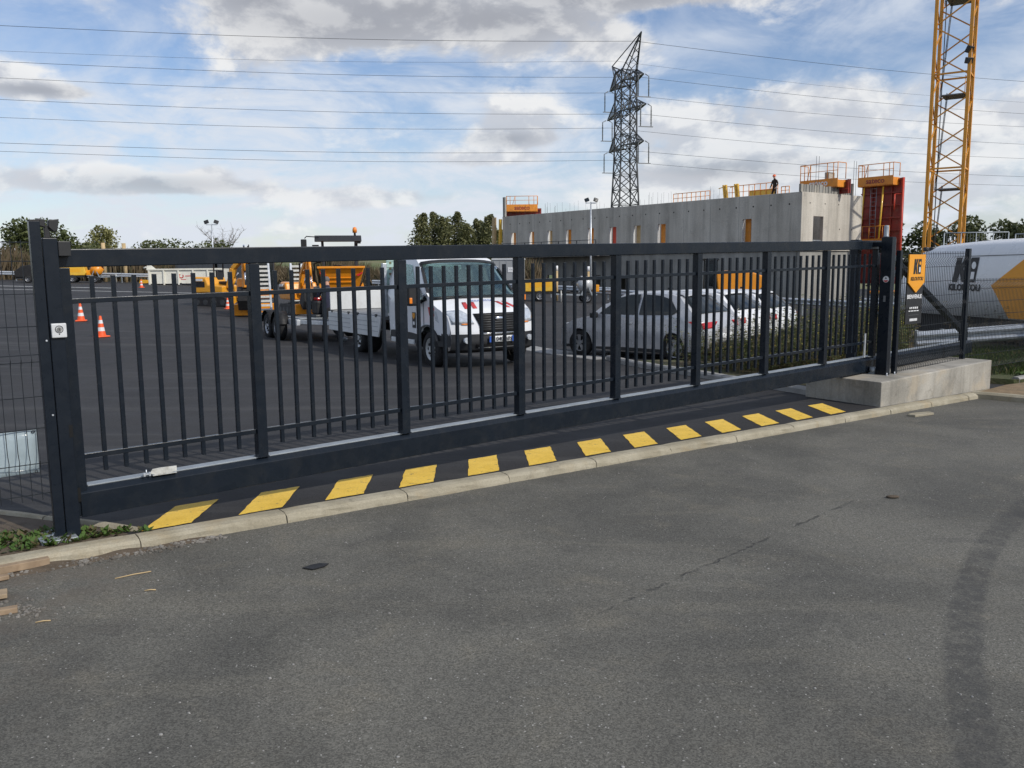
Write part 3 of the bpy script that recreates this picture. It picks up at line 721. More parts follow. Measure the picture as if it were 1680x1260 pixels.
lampt = thing('warning_lamp', 'grey cylindrical warning lamp on top of the guide post', 'lamp', P(9.72, -.15, 2.028), H)
m = MB(); m.lathe([(.0, .0), (.034, 0), (.034, .012), (.030, .016), (.030, .13), (.026, .15), (.0, .152)], 20); m.build('lamp_body', 'grey_plastic', lampt)
m = MB(); m.bx(.04, .075, -.03, .0, -.05, -.015); m.build('yellow_tab', 'mark_yellow', lampt)
fp2 = thing('fence_post', 'dark fence post at the right end of the gate, right behind the guide post', 'fence post', P(9.90, -.25, .205), H, 'posts of the wire mesh fence')
m = MB(); m.bx(-.03, .03, -.03, .03, 0, 1.65); m.build('post', 'post_paint', fp2, .003)
fp3 = thing('fence_post', 'dark fence post standing free on the right end of the concrete plinth', 'fence post', P(11.86, -.25, .215), H, 'posts of the wire mesh fence')
m = MB(); m.bx(-.035, .035, -.03, .03, 0, 1.67); m.build('post', 'post_paint', fp3, .003)
m = MB(); m.bx(-.075, .075, -.07, .07, .0, .008); m.build('foot_plate', 'post_paint', fp3, .002)
for x in (-.055, .055):
    m = MB(); m.cyl((x, -.05, .008), (x, -.05, .035), .008, n=8); m.build('anchor_bolt', 'galvanised', fp3)
mesh_panel('mesh_fence_panel', 'fine dark wire mesh fence panel with the welcome sign on it', 9.94, 11.82, -.25, .235, 1.80, .010, .05, [.25, .42, .62, .82, 1.02, 1.22, 1.42, 1.62, 1.80], [1.70, 1.08, .34], 'wire mesh fence panels', .03, .0034)
mesh_panel('mesh_fence_panel', 'fine dark wire mesh fence panel stepping down past the plinth at the right edge', 11.93, 16.5, -.25, -.12, 1.42, -.008, .05, [-.1, .1, .3, .5, .7, .9, 1.1, 1.3, 1.42], [1.33, .72, .10], 'wire mesh fence panels', .03, .0034)

# welcome sign on the mesh
sg = thing('welcome_sign', 'tall black welcome sign with an orange arrow shaped header on the wire mesh', 'sign', P(10.30, -.285, 0), H)
m = MB(); m.bx(-.215, .215, .012, .020, .868, 1.56); m.build('board', 'mark_black', sg)
m = MB(); m.prism([(-.218, 1.425), (0, 1.29), (.218, 1.425), (.218, 1.80), (-.218, 1.80)], 'y', -.008, .011); m.build('arrow_header', 'mark_orange', sg, .002)
FR = (1, 0, 0); UP = (0, 0, 1)
def k_logo(parent, cx, cz, h, y, mat, mat2, y2, lock=True, flat='y'):
    # a bold italic K, a cut, and a padlock-like second letter
    w = h*.40
    def pr(poly, mt, yy, nm):
        mm = MB(); mm.prism([(cx+a*h, cz+b*h) for a, b in poly], 'y', yy-.002, yy); mm.build(nm, mt, parent)
    pr([(-.50, -.5), (-.27, -.5), (-.235, -.10), (-.14, -.5), (.06, -.5), (-.09, .06), (.10, .5), (-.10, .5), (-.215, .12), (-.185, .5), (-.41, .5)], mat, y, 'logo_letter')
    pr([(.03, .02), (.13, -.5), (.47, -.5), (.54, .5), (.17, .5)], mat, y, 'logo_letter')
    if lock:
        mm = MB(); mm.cyl((cx+.33*h, y-.0045, cz+.22*h), (cx+.33*h, y-.0025, cz+.22*h), .115*h, n=24); mm.build('logo_ring', mat2, parent)
        mm = MB(); mm.bx(cx+.235*h, cx+.39*h, y-.0045, y-.0025, cz-.38*h, cz-.04*h); mm.build('logo_keyhole', y2, parent)
k_logo(sg, .0, 1.64, .20, -.0085, 'mark_black', 'mark_orange', 'mark_white')
text('lettering', 'KILOUTOU', .066, 'mark_black', sg, plane_mtx((0, -.0105, 1.475), FR, UP), .001, bold=.0015, shear=.15)
text('lettering', 'BIENVENUE', .076, 'mark_white', sg, plane_mtx((0, .0105, 1.235), FR, UP), .001, bold=.0015)
def print_row(z, h, runs):       # lines of print too small to read: one small block per word
    for x0, x1 in runs:
        m = MB(); m.bx(x0, x1, .0095, .0115, z-h/2, z+h/2); m.build('print', 'mark_white', sg)
print_row(1.085, .026, ((-.115, -.045), (-.030, .110)))
print_row(1.045, .012, ((-.14, -.09), (-.075, -.01), (.005, .06), (.075, .13)))
m = MB(); m.bx(-.14, .14, .0095, .0115, .988, .991); m.build('rule', 'steel_grey', sg)
print_row(.925, .034, ((-.10, -.07), (-.062, -.035), (-.028, 0), (.008, .036), (.044, .07), (.078, .10)))
# ------------------------------------------------------------ building shell under construction
HB = H; BO = Vector((18.4, 55.0, 0))
bld = thing('unfinished_building', 'long grey concrete building shell with rows of window openings, under construction', 'building', BO, HB)
ROOF = 6.17; FLOOR = 2.72; BASE = -1.6
def wall_boxes(m, axis, u0, u1, z0, z1, t0, t1, holes):
    us = sorted(set([u0, u1]+[h[0] for h in holes]+[h[1] for h in holes]))
    for a, b in zip(us, us[1:]):
        c = (a+b)/2; hs = sorted([h for h in holes if h[0] < c < h[1]], key=lambda h: h[2]); z = z0
        for h in hs+[(0, 0, z1, z1)]:
            if h[2]-z > .01:
                if axis == 'y': m.bx(t0, t1, a, b, z, h[2])
                else: m.bx(a, b, t0, t1, z, h[2])
            z = h[3]
WY = [(29.08, 29.79), (26.51, 27.18), (24.07, 24.71), (21.67, 22.36), (18.97, 19.68), (16.42, 17.16), (13.83, 14.59), (11.33, 12.11), (3.77, 4.51)]
holes = [(a, b, 3.1, 4.66) for a, b in WY]
m = MB(); wall_boxes(m, 'y', .0, 31.0, FLOOR, ROOF, 0, .22, holes); m.build('wall', 'wall_concrete', bld, .012)
m = MB(); wall_boxes(m, 'x', .2205, 7.1, FLOOR, ROOF, 0, .22, [(1.33, 2.47, FLOOR, 4.68)]); m.build('wall', 'wall_concrete', bld, .012)
m = MB(); m.bx(.3, 7.0, 30.7, 30.95, FLOOR, ROOF-.1); m.bx(6.9, 7.1, .3, 30.6, BASE, ROOF-.4); m.build('wall', 'wall_concrete', bld)
m = MB(); m.bx(-.06, 7.2, -.06, 31.1, FLOOR-.24, FLOOR-.004); m.build('floor_slab', 'wall_concrete', bld, .01)
lower = [(6+3.1*i, 7.0+3.1*i, BASE, .95) for i in range(8)]
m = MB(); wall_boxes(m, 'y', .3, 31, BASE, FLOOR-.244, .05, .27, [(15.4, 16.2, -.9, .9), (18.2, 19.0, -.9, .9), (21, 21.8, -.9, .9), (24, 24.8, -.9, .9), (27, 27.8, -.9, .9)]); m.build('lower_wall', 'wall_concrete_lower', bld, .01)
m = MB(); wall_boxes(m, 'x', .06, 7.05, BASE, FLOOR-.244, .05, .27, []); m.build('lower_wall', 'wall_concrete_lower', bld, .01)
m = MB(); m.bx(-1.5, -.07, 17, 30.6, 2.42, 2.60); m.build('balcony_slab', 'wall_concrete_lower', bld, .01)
m = MB()
for i in range(7): m.bx(-1.46, -1.40, 17.2+i*2.2, 17.26+i*2.2, 2.605, 3.65)
m.bx(-1.46, -1.40, 17.2, 30.5, 3.655, 3.70); m.bx(-1.45, -1.41, 17.2, 30.5, 3.15, 3.19); m.build('balcony_rail', 'steel_dark', bld)
for i in range(1, 13):        # joints between the casts
    mm = MB(); mm.bx(-.004, .001, i*2.4-.012, i*2.4+.012, FLOOR+.02, ROOF-.02); mm.build('cast_joint', 'wall_concrete_lower', bld)
for i in range(22):           # tie holes left by the formwork
    y = .9+i*1.38; mm = MB(); mm.cyl((-.004, y, 5.45), (.01, y, 5.45), .055, n=10); mm.build('tie_hole', 'black_hole', bld)
for x, z in ((.9, 5.5), (2.6, 5.5), (4.2, 5.5), (4.4, 3.9), (5.9, 3.9), (5.9, 3.1)):
    mm = MB(); mm.cyl((x, -.004, z), (x, .01, z), .05, n=10); mm.build('tie_hole', 'black_hole', bld)
r_ = random.Random(12)
for i, (a, b) in enumerate(WY):       # props and shutters seen inside the openings
    mm = MB(); c = (a+b)/2+.30; mm.bx(.40, .52, c-.34, c+.10, FLOOR, 4.9); mm.build('window_prop', ['formwork_orange', 'formwork_orange', 'wood_pole', 'formwork_orange', 'formwork_orange', 'rail_red', 'wood_pole', 'formwork_orange', 'formwork_orange'][i], bld)
    mm = MB(); mm.bx(.012, .2195, b-.014, b-.001, 3.1, 4.66); mm.bx(.225, .26, a, b, 3.06, 3.1); mm.build('window_reveal', 'white_plastic', bld)
mm = MB(); mm.bx(1.4, 2.6, 1.2, 1.4, FLOOR, 4.4); mm.bx(1.2, 2.8, 1.0, 1.2, 3.5, 3.75, 1); mm.build('inner_formwork', ['formwork_red', 'formwork_orange'], bld)
mm = MB(); mm.tube([(1.33, .11, 3.15), (2.47, .11, 3.15)], .03, 6); mm.build('guard_bar', 'galvanised_dull', bld)
x = -.06                     # vertical form boards still standing on the top of the lit wall
i = 0
while x < 5.9:
    w = r_.uniform(.22, .42); hgt = r_.uniform(.42, .52) if x < 4.2 else r_.uniform(.72, .86)
    mm = MB(); mm.bx(x, x+w-.05, .05, .05+r_.uniform(.08, .2), ROOF+.002, ROOF+hgt); mm.build('form_board', 'block_concrete' if r_.random() < .35 else 'wall_concrete_lower', bld, .01); x += w+.02
mm = MB(); mm.bx(3.62, 4.35, .45, .75, ROOF+.003, ROOF+1.45); mm.build('column_stub', 'wall_concrete', bld, .01)
mm = MB(); mm.bx(.6, 2.3, .8, 8.6, 5.62, 5.70); mm.build('roof_walkway', 'pallet_wood', bld)
mm = MB()
for i in range(95):          # starter bars
    y = r_.uniform(2, 30.5); xx = r_.choice((.06, .16, 6.95)); h_ = r_.uniform(.35, .95); dx = r_.uniform(-.06, .06)
    mm.tube([(xx, y, ROOF), (xx+dx*.4, y+dx, ROOF+h_)], .008, 4, smooth=False)
for x, y in ((1.6, .1), (1.9, .1), (6.2, .2), (6.5, .2)): mm.tube([(x, y, ROOF), (x, y, ROOF+2.3)], .014, 4, smooth=False)
tag(mm.build('rebar', 'steel_dark', bld), kind='stuff')
mm = MB(); mm.bx(-.02, .16, 30.6, 30.9, ROOF, 7.9); mm.build('column_stub', 'wall_concrete_lower', bld)

def platform(name, label, loc, rz_, L_, box_h, rail_h, text_body, depth=.9, red=None, toward=-1, tsize=.46, tmat='formwork_red', props=False):
    """a formwork working platform: orange skirt with lettering, guard rails, steel form behind"""
    t = thing(name, label, 'formwork', loc, rz_, 'orange formwork platforms on the building')
    m = MB(); m.bx(0, L_, -.04, 0, 0, box_h); m.bx(0, .05, 0, depth, 0, box_h*.8); m.bx(L_-.05, L_, 0, depth, 0, box_h*.8); m.bx(0, L_, 0, depth, -.05, -.002); m.build('skirt', 'formwork_orange', t, .01)
    m = MB()
    for x in [0.03, L_*.12, L_*.28, L_*.72, L_*.88, L_-.03]: m.tube([(x, -.02, box_h), (x+.12*(1 if x > L_/2 else -1)*0, -.02, box_h+rail_h)], .028, 5)
    m.tube([(0, -.02, box_h+rail_h), (L_, -.02, box_h+rail_h), (L_, depth, box_h+rail_h)], .028, 5); m.tube([(0, depth, box_h+rail_h), (0, -.02, box_h+rail_h)], .028, 5)
    m.tube([(0, -.02, box_h+rail_h*.5), (L_, -.02, box_h+rail_h*.5)], .02, 5); m.tube([(0, depth, box_h), (0, depth, box_h+rail_h)], .028, 5); m.tube([(L_, depth, box_h), (L_, depth, box_h+rail_h)], .028, 5)
    m.tube([(L_*.28, -.02, box_h+rail_h), (L_*.2, -.02, box_h)], .024, 5); m.build('guard_rail', 'formwork_orange', t)
    if text_body: text('lettering', text_body, tsize, tmat, t, plane_mtx((L_*.5, -.046, box_h*.5), (1, 0, 0), (0, 0, 1)), .004, bold=.012)
    if red:
        z0, z1 = red
        m = MB(); m.bx(-.1, L_+.35, depth, depth+.08, z0, z1); m.build('form_panel', 'formwork_red', t)
        k = max(3, int(L_/.55))
        for i in range(k+1):
            m = MB(); x = -.05+(L_+.25)*i/k; m.bx(x, x+.09, depth-.12, depth-.002, z0, z1); m.build('form_rib', 'formwork_red', t)
        n_ = int((z1-z0)/.75)
        for i in range(n_):
            m = MB(); z = z0+.25+(z1-z0-.4)*i/max(1, n_-1); m.bx(-.08, L_+.3, depth-.19, depth-.121, z, z+.09); m.build('form_waler', 'formwork_red', t)
    if props:
        for x in (L_*.16, L_*.70):
            m = MB(); m.tube([(x, .15, -.1), (x-.15, .05, -4.2)], .06, 8); m.build('prop', 'yellow_bright', t)
        m = MB()
        for x in (L_*.32, L_*.48): m.tube([(x, .3, .0), (x, .3, -4)], .02, 5)
        for i in range(13): m.tube([(L_*.32, .3, -.2-.3*i), (L_*.48, .3, -.2-.3*i)], .014, 4)
        m.build('ladder', 'galvanised_dull', t)
        m = MB(); m.bx(0, L_, -.02, .01, -4.1, -3.65); m.tube([(0, 0, -2.8), (L_*.95, 0, -2.8)], .025, 5)
        for i in range(6): m.tube([(L_*.95*i/5, 0, -3.65), (L_*.95*i/5, 0, -2.8)], .022, 5)
        m.build('lower_platform', 'formwork_orange', t)
        m = MB(); m.tube([(L_+.34, depth-.1, z0), (L_+.34, depth-.1, z1)], .07, 6); m.tube([(L_-.1, depth-.35, z1-1.1), (L_-.1, depth-.35, z1-2.2)], .05, 6); m.tube([(L_-.1, depth-.3, z1-1.1), (L_+.3, depth-.1, z1-1.1)], .05, 6); m.build('form_edge', 'rail_red', t)
    return t
def bp(x, y, z): q = BO+GX*x+GN*y; return Vector((q.x, q.y, z))
# platforms parallel to the long face: local x runs towards the camera (-n), local y runs into the building (+s)
RP = H-math.pi/2
platform('formwork_platform', 'orange formwork platform lettered in white, on top of the sunlit corner wall', bp(3.5, 2.5, 6.66), RP, 2.8, .52, 1.0, 'sateco', .9, (-.45, .45), tsize=.52, tmat='mark_white')
platform('formwork_platform', 'tall red steel formwork with an orange lettered platform right of the concrete shell', bp(9.0, 1.5, 7.0), RP, 2.6, .60, .85, 'sateco', .8, (-6.8, .45), tsize=.52, props=True)
platform('formwork_platform', 'orange lettered formwork platform at the far left end of the concrete shell', Vector((-.35, 81, 6.75)), R(-2), 2.9, .62, .75, 'sateco', .9, (-1.2, .3), tsize=.55)
# guard rails along the roof, behind the wall
def roof_rail(y0, y1, x, h, posts, label, skirt=False):
    t = thing('roof_guard_rail', label, 'guard rail', bp(x, y0, 0), H, 'orange guard rails along the roof'); m = MB(); L_ = y1-y0
    for i in range(posts+1):
        y = L_*i/posts; m.tube([(0, y, 5.2), (0, y, ROOF+h)], .028, 5)
    m.tube([(0, 0, ROOF+h), (0, L_, ROOF+h)], .026, 5); m.tube([(0, 0, ROOF+h*.55), (0, L_, ROOF+h*.55)], .02, 5); m.build('rails', 'formwork_orange', t)
    if skirt:
        m = MB(); m.bx(.03, .07, .2, L_*.55, 5.3, ROOF+.55); m.build('skirt', 'yellow_bright', t)
        m = MB(); m.bx(.03, .07, L_*.58-3.9, L_*.58-3.9+.02, 5.3, 5.32); m.build('clip', 'steel_dark', t)
    return t
roof_rail(8.6, 12.0, 1.6, .75, 8, 'low orange guard rail on the roof, left of the leaning yellow props')
roof_rail(3.2, 7.4, 2.0, .95, 9, 'orange guard rail with yellow boards on the roof left of the worker', True)
roof_rail(1.9, 2.5, 1.4, .55, 2, 'short red and orange rail on the roof right of the worker')
for i, (y, lab) in enumerate(((7.35, 'left pair of leaning yellow steel props on the roof'), (6.35, 'right pair of leaning yellow steel props on the roof'))):
    t = thing('steel_prop', lab, 'prop', bp(1.9, y, 5.2), H, 'leaning yellow props on the roof')
    for j in range(2):
        m = MB(); m.beam((0, -.2*j, 0), (0, -.2*j+.28, 2.05), .12, .16); m.build('post', 'yellow_bright', t, .01)
    m = MB(); m.beam((0, .35, 1.9), (0, .7, 1.84), .05); m.build('arm', 'yellow_bright', t)
t = thing('yellow_prop', 'yellow steel prop leaning against the far left end of the concrete shell', 'prop', bp(-.12, 31.4, gz(-.5, 78)), H)
m = MB(); m.beam((0, 0, 0), (0, -.25, 6.2), .22, .22); m.build('post', 'yellow_bright', t, .01); m = MB(); m.beam((-.1, .7, 0), (-.05, .62, 6.4), .30, .30); m.build('post', 'wood_pole', t, .01)

# ------------------------------------------------------------ tower crane mast
cr = thing('tower_crane_mast', 'yellow lattice mast of a tower crane rising behind the white trailer', 'crane', (27.98, 56, -1.6), R(56))
hw = 1.0; Z1 = 30; sec = 5.75; z0c = 9.14-3*sec/2*0
m = MB()
for sx in (-1, 1):
    for sy in (-1, 1):
        m = MB(); m.bx(sx*hw-.10, sx*hw+.10, sy*hw-.10, sy*hw+.10, 0, Z1); m.build('chord', 'crane_yellow', cr, .02)
z = 9.14-2*sec; frames = []
while z < Z1: frames.append(z); z += sec
def cface(a, b):     # lattice on one face between two chords
    m = MB()
    for f in frames[:-1]+[frames[-1]]:
        st = sec/4
        for i in range(4):
            z0, z1 = f+i*st, f+(i+1)*st
            if z0 < 0 or z1 > Z1: continue
            p, q = (a, b) if i % 2 == 0 else (b, a)
            m.beam((p[0], p[1], z0+.05), (q[0], q[1], z1-.05), .075)
        if f > 0: m.beam((a[0], a[1], f), (b[0], b[1], f), .10)
    return m
cs = [(-hw, -hw), (hw, -hw), (hw, hw), (-hw, hw)]
for i in range(4): cface(cs[i], cs[(i+1) % 4]).build('bracing', 'crane_yellow', cr)
for f in frames:
    if f-1.25 < 0: continue
    m = MB(); m.bx(-hw+.12, hw-.12, -hw+.12, hw-.5, f-1.30, f-1.24); m.build('landing', 'steel_grey', cr)
    m = MB()
    for a, b in (((-.75, -.8), (-.1, -.8)), ((.1, .8), (.8, .8))): m.tube([(a[0], a[1], f-1.24), (a[0], a[1], f-.2), (b[0], b[1], f-.2), (b[0], b[1], f-1.24)], .022, 5)
    m.build('landing_rail', 'crane_yellow', cr)
for i, f in enumerate(frames[:-1]):
    m = MB(); zb = max(.1, f-1.24); zt = f+sec-1.0
    for o_ in (-.2, .2): m.tube([(.55+o_, .75, zb), (.25+o_, .30, zt)], .024, 5)
    k = 16
    for j in range(k): t_ = (j+.5)/k; m.tube([(.55-.2-.3*t_, .75-.45*t_, zb+(zt-zb)*t_), (.55+.2-.3*t_, .75-.45*t_, zb+(zt-zb)*t_)], .014, 4)
    m.build('ladder', 'steel_dark', cr)
m = MB(); m.tube([(-.75, .5, 0), (-.75, .5, Z1)], .03, 5); m.build('cable', 'black_plastic', cr)
fl = thing('floodlight', 'black floodlight clamped to the crane mast', 'floodlight', (28.2, 54.6, 14.0), R(20))
m = MB(); m.box((0, 0, .55), (.55, .2, .42), (.5, 0, .2)); m.build('lamp_head', 'black_plastic', fl, .03); m = MB(); m.box((0, 0, -.1), (.45, .22, .36), (.3, 0, -.2)); m.build('lamp_head', 'black_plastic', fl, .03)
m = MB(); m.box((.05, 0, .2), (.08, .1, 1.0)); m.build('bracket', 'steel_dark', fl)

# ------------------------------------------------------------ pylon and power lines
PY = Vector((23.7, 180, -1)); LD = Vector((.963, .268, 0)); AR = Vector((.268, -.963, 0))     # line direction, near arm direction
py_ang = math.atan2(LD.y, LD.x)
pyl = thing('electricity_pylon', 'tall grey lattice electricity pylon with three pairs of arms behind the building', 'pylon', PY, py_ang)
def hwid(z): return 2.75-(2.75-1.75)*min(1, z/24) if z < 24 else 1.75-.15*(z-24)/20
lv = [0, 4, 8, 11.5, 15, 18, 21, 24, 26.5, 29, 31.5, 34, 36.5, 39, 41.5]
leg = []
for sx in (-1, 1):
    for sy in (-1, 1):
        m = MB()
        for a, b in zip(lv, lv[1:]): m.beam((sx*hwid(a), sy*hwid(a), a), (sx*hwid(b), sy*hwid(b), b), .26)
        m.build('leg', 'steel_dark', pyl)
m = MB()
for a, b in zip(lv, lv[1:]):
    for c0, c1 in (((-1, -1), (1, -1)), ((1, -1), (1, 1)), ((1, 1), (-1, 1)), ((-1, 1), (-1, -1))):
        A = (c0[0]*hwid(a), c0[1]*hwid(a), a); B = (c1[0]*hwid(b), c1[1]*hwid(b), b); C_ = (c1[0]*hwid(a), c1[1]*hwid(a), a); D = (c0[0]*hwid(b), c0[1]*hwid(b), b)
        m.beam(A, B, .15); m.beam(C_, D, .15); m.beam(D, B, .12)
m.build('lattice', 'steel_dark', pyl)
ARM = [(39.2, 7.0), (33.4, 8.2), (26.6, 7.2)]
tips = []
for zc, L_ in ARM:
    for sy in (-1, 1):
        m = MB(); w = hwid(zc)
        tip = (0, sy*(w+L_), zc)
        for sx in (-1, 1):
            m.beam((sx*w, sy*w, zc), tip, .2); m.beam((sx*w, sy*w, zc+2.4), tip, .18)
            for i in range(1, 6):
                t_ = i/6; p0 = Vector((sx*w, sy*w, zc)).lerp(Vector(tip), t_); p1 = Vector((sx*w, sy*w, zc+2.4)).lerp(Vector(tip), max(0, t_-.12)); m.beam(p0, p1, .13)
                p2 = Vector((-sx*w, sy*w, zc)).lerp(Vector(tip), min(1, t_+.14)); m.beam(p0, p2, .12)
        m.build('cross_arm', 'steel_dark', pyl)
        m = MB()
        for ox in (-1.1, 1.1):
            m.tube([(ox*.3, tip[1], zc), (ox, tip[1], zc-.4), (ox, tip[1], zc-4.2)], .10, 6)
            for i in range(10): m.lathe([(.08, 0), (.2, .05), (.08, .1)], 8, (ox, tip[1], zc-1.2-.28*i))
        m.bx(-1.5, 1.5, tip[1]-.12, tip[1]+.12, zc-4.35, zc-4.2); m.build('insulator', 'steel_grey', pyl)
        tips.append((tip[1], zc-4.3))
m = MB()
for sy, zt in ((-1, 47.3), (1, 44.0)):
    for sx in (-1, 1):
        m.beam((sx*1.5, sy*1.5, 41.4), (0, sy*7.4, zt), .2); m.beam((sx*1.5, sy*1.5, 38.6), (0, sy*7.4, zt), .16); m.beam((sx*1.5, sy*1.5, 41.4), (sx*1.5, -sy*1.5, 41.4), .16); m.beam((0, -7.4, 47.3), (0, 7.4, 44.0), .14)
        for i in range(1, 5):
            t_ = i/5; m.beam(Vector((sx*1.5, sy*1.5, 41.4)).lerp(Vector((0, sy*7.4, zt)), t_), Vector((-sx*1.5, sy*1.5, 38.6)).lerp(Vector((0, sy*7.4, zt)), t_), .12)
m.build('peak', 'steel_dark', pyl)
CA = [(42.2, 46.3, 42.8, -1), (38.4, 42.5, 38.4, 1), (36.4, 39.3, 35.4, -1), (34.1, 36.3, 33.0, 1), (30.3, 32.1, 28.6, -1), (27.6, 29.4, 25.7, 1), (23.2, 24.7, 21.2, -1), (22.0, 23.0, 19.4, 1)]
for i, (a, b, c, side) in enumerate(CA):
    o_ = AR*(8.0 if side < 0 else -8.0)*(.62 if i < 2 else 1)
    t0 = Vector((23.53, 180, b))+o_
    # heights above were read at the depth of the pylon axis; keep the sight line for the shifted wire
    sc = t0.y/180; t0.z = 1.7+(b-1.7)*sc
    pts = []
    for k in range(-60, 61):
        u = k/60*1.9
        q = t0+LD*(u*115); base = a if u < 0 else c; ss = abs(u)
        zz = b+(base-b)*ss if ss <= 1 else b+(base-b)*(1+.35*(ss-1))
        zz += -.9*math.sin(min(1, ss)*math.pi)
        q.z = 1.7+(zz-1.7)*sc; pts.append(q)
    m = MB(); m.tube(pts, (.030 if i else .036) if i != 1 else .020, 4, caps=False, smooth=False); o = m.build('power_line', 'steel_dark', fix=False)
    tag(o, ['topmost power line running to the tip of the pylon peak', 'second power line from the top, thin, at the left peak', 'third power line from the top, on the upper near arm', 'fourth power line from the top, on the upper far arm', 'fifth power line from the top, on the middle near arm', 'sixth power line from the top, on the middle far arm', 'seventh power line from the top, on the lower near arm', 'lowest power line, on the lower far arm of the pylon'][i], 'power line', 'power lines across the sky')

# ------------------------------------------------------------ lighting masts
def mast(label, x, y, h, sp=1.):
    t = thing('light_mast', label, 'light mast', (x, y, gz(x, y)), R(10), 'twin headed light masts')
    m = MB(); m.tube([(0, 0, 0), (0, 0, h)], .07, 10, r2=.045); m.build('pole', 'galvanised', t)
    m = MB(); m.bx(-.62*sp, .62*sp, -.03, .03, h-.1, h-.04); m.build('cross_bar', 'galvanised', t)
    for sx in (-1, 1):
        m = MB(); m.box((sx*.55*sp, -.1, h+.22*sp), (.52*sp, .14, .40*sp), (-.35, sx*.35, 0)); m.build('lamp_head', 'black_plastic', t, .02)
        g2 = MB(); g2.box((sx*.55*sp, -.175, h+.20*sp), (.44*sp, .006, .32*sp), (-.35, sx*.35, 0)); g2.build('lamp_glass', 'glass_dark', t)
    return t
mast('tall grey light mast with two floodlights in front of the concrete building', 5.0, 54, 6.0, .52)
mast('grey light mast with two floodlights in front of the bare tree at the left', -26.1, 76, 5.1, .75)

# ------------------------------------------------------------ guard rails
def guardrail(label, pts, zf, post_h=.62, every=2.0, terminal=False, lift=None):
    L_ = [Vector((*p, 0)) if len(p) == 2 else Vector(p) for p in pts]
    t = thing('guard_rail', label, 'guard rail', (L_[0].x, L_[0].y, 0), 0, 'galvanised guard rails'); o_ = L_[0].copy(); o_.z = 0
    prof = [(0, -.155), (.02, -.15), (.075, -.115), (.085, -.08), (.075, -.045), (.005, -.02), (.005, .02), (.075, .045), (.085, .08), (.075, .115), (.02, .15), (0, .155)]
    d0 = (L_[-1]-L_[0]); d0.z = 0; d0.normalize(); out = Vector((d0.y, -d0.x, 0))
    if out.dot(Vector((0, 0, 0))-L_[0]) < 0: out = -out
    m = MB(); k = len(prof)
    for p in L_:
        zc = p.z if len(pts[0]) == 3 else zf(p.x, p.y)+post_h
        for a, z in prof: q = p+out*(a+.06)-o_; m.v.append((q.x, q.y, zc+z))
    for i in range(len(L_)-1):
        for j in range(k-1): m.f.append([i*k+j, (i+1)*k+j, (i+1)*k+j+1, i*k+j+1]); m.m.append(0); m.s.append(False)
    ob = m.build('rail', 'galvanised', t, fix=False); sl_ = ob.modifiers.new('t', 'SOLIDIFY'); sl_.thickness = .006
    tot = (L_[-1]-L_[0]).length; n_ = max(1, int(tot/every)); pm = None
    for i in range(n_+1):
        p = L_[0].lerp(L_[-1], (i+.25)/(n_+.5)); zc = p.z if len(pts[0]) == 3 else zf(p.x, p.y)+post_h
        m = MB(); q = p-o_; m.box((q.x, q.y, zc-.30), (.06, .09, .95)); m.build('post', 'galvanised_dull', t)
    if terminal:
        q = L_[0]-o_; m = MB(); m.box((q.x, q.y, L_[0].z), (.05, .20, .36), (0, 0, math.atan2(out.y, out.x)+math.pi/2)); m.build('end_plate', 'galvanised', t, .01)
    return t
guardrail('galvanised guard rail ending behind the wire mesh at the right edge', [(8.15, 17.2, .16), (10.6, 16.5, .40), (14.5, 15.3, .66)], gz, .6, 2.0, True)
guardrail('long far guard rail along the yard edge at the left', [(-60, 66.5), (-45, 68.2), (-33, 69.8), (-27, 70.4)], gz, .62)
guardrail('long far guard rail behind the truck and the trailers in the middle', [(-10, 62.5), (0, 59), (6.5, 53.5)], gz, .62)
guardrail('long guard rail below the concrete building behind the parked cars', [(4.5, 50.5), (12, 40.5), (17.2, 34.0)], gz, .62)
guardrail('guard rail in front of the pallets near the guide post', [(15.2, 37), (20.5, 31.0)], gz, .75)

# ------------------------------------------------------------ cabins, skip, pallets, site fence
def cabin(label, x, y, rz_, w, d, h, mat, marks):
    t = thing('site_cabin', label, 'cabin', (x, y, gz(x, y)), rz_, 'site cabins')
    m = MB(); m.bx(0, w, 0, d, 0, h); m.build('body', mat, t, .02); m = MB(); m.bx(-.04, w+.04, -.04, d+.04, h+.002, h+.12); m.build('roof_edge', 'galvanised_dull' if mat == 'cabin_grey' else 'white_plastic', t, .01)
    k = int(w/.45)
    for i in range(k): m = MB(); m.bx(.1+i*(w-.2)/k, .1+i*(w-.2)/k+.05, -.02, -.002, .1, h-.05); m.build('panel_rib', mat, t)
    for a, b, z0, z1, mt in marks: m = MB(); m.bx(a, b, -.03, -.022, z0, z1); m.build('mark', mt, t)
    return t
cabin('dark grey site cabin with a small yellow label, left one behind the white skip', -28.9, 74.4, R(0), 3.4, 2.3, 2.15, 'cabin_grey', [(2.3, 2.75, 1.75, 1.85, 'mark_yellow')])
cabin('dark grey site cabin with a small yellow label, right one behind the excavator', -25.2, 74.2, R(0), 3.6, 2.3, 2.1, 'cabin_grey', [(.5, .95, 1.75, 1.85, 'mark_yellow')])
cabin('light grey site cabin with a white roof and notice behind the truck cab', -1.3, 60.5, R(-8), 2.0, 2.4, 2.35, 'cabin_light', [(1.1, 1.7, 1.5, 1.85, 'mark_white'), (1.2, 1.6, 1.66, 1.70, 'mark_black')])
sk = thing('waste_skip', 'long off white steel waste skip with ribbed sides at the back of the yard', 'skip', (-27.9, 66.4, gz(-25, 66.5)), R(6))
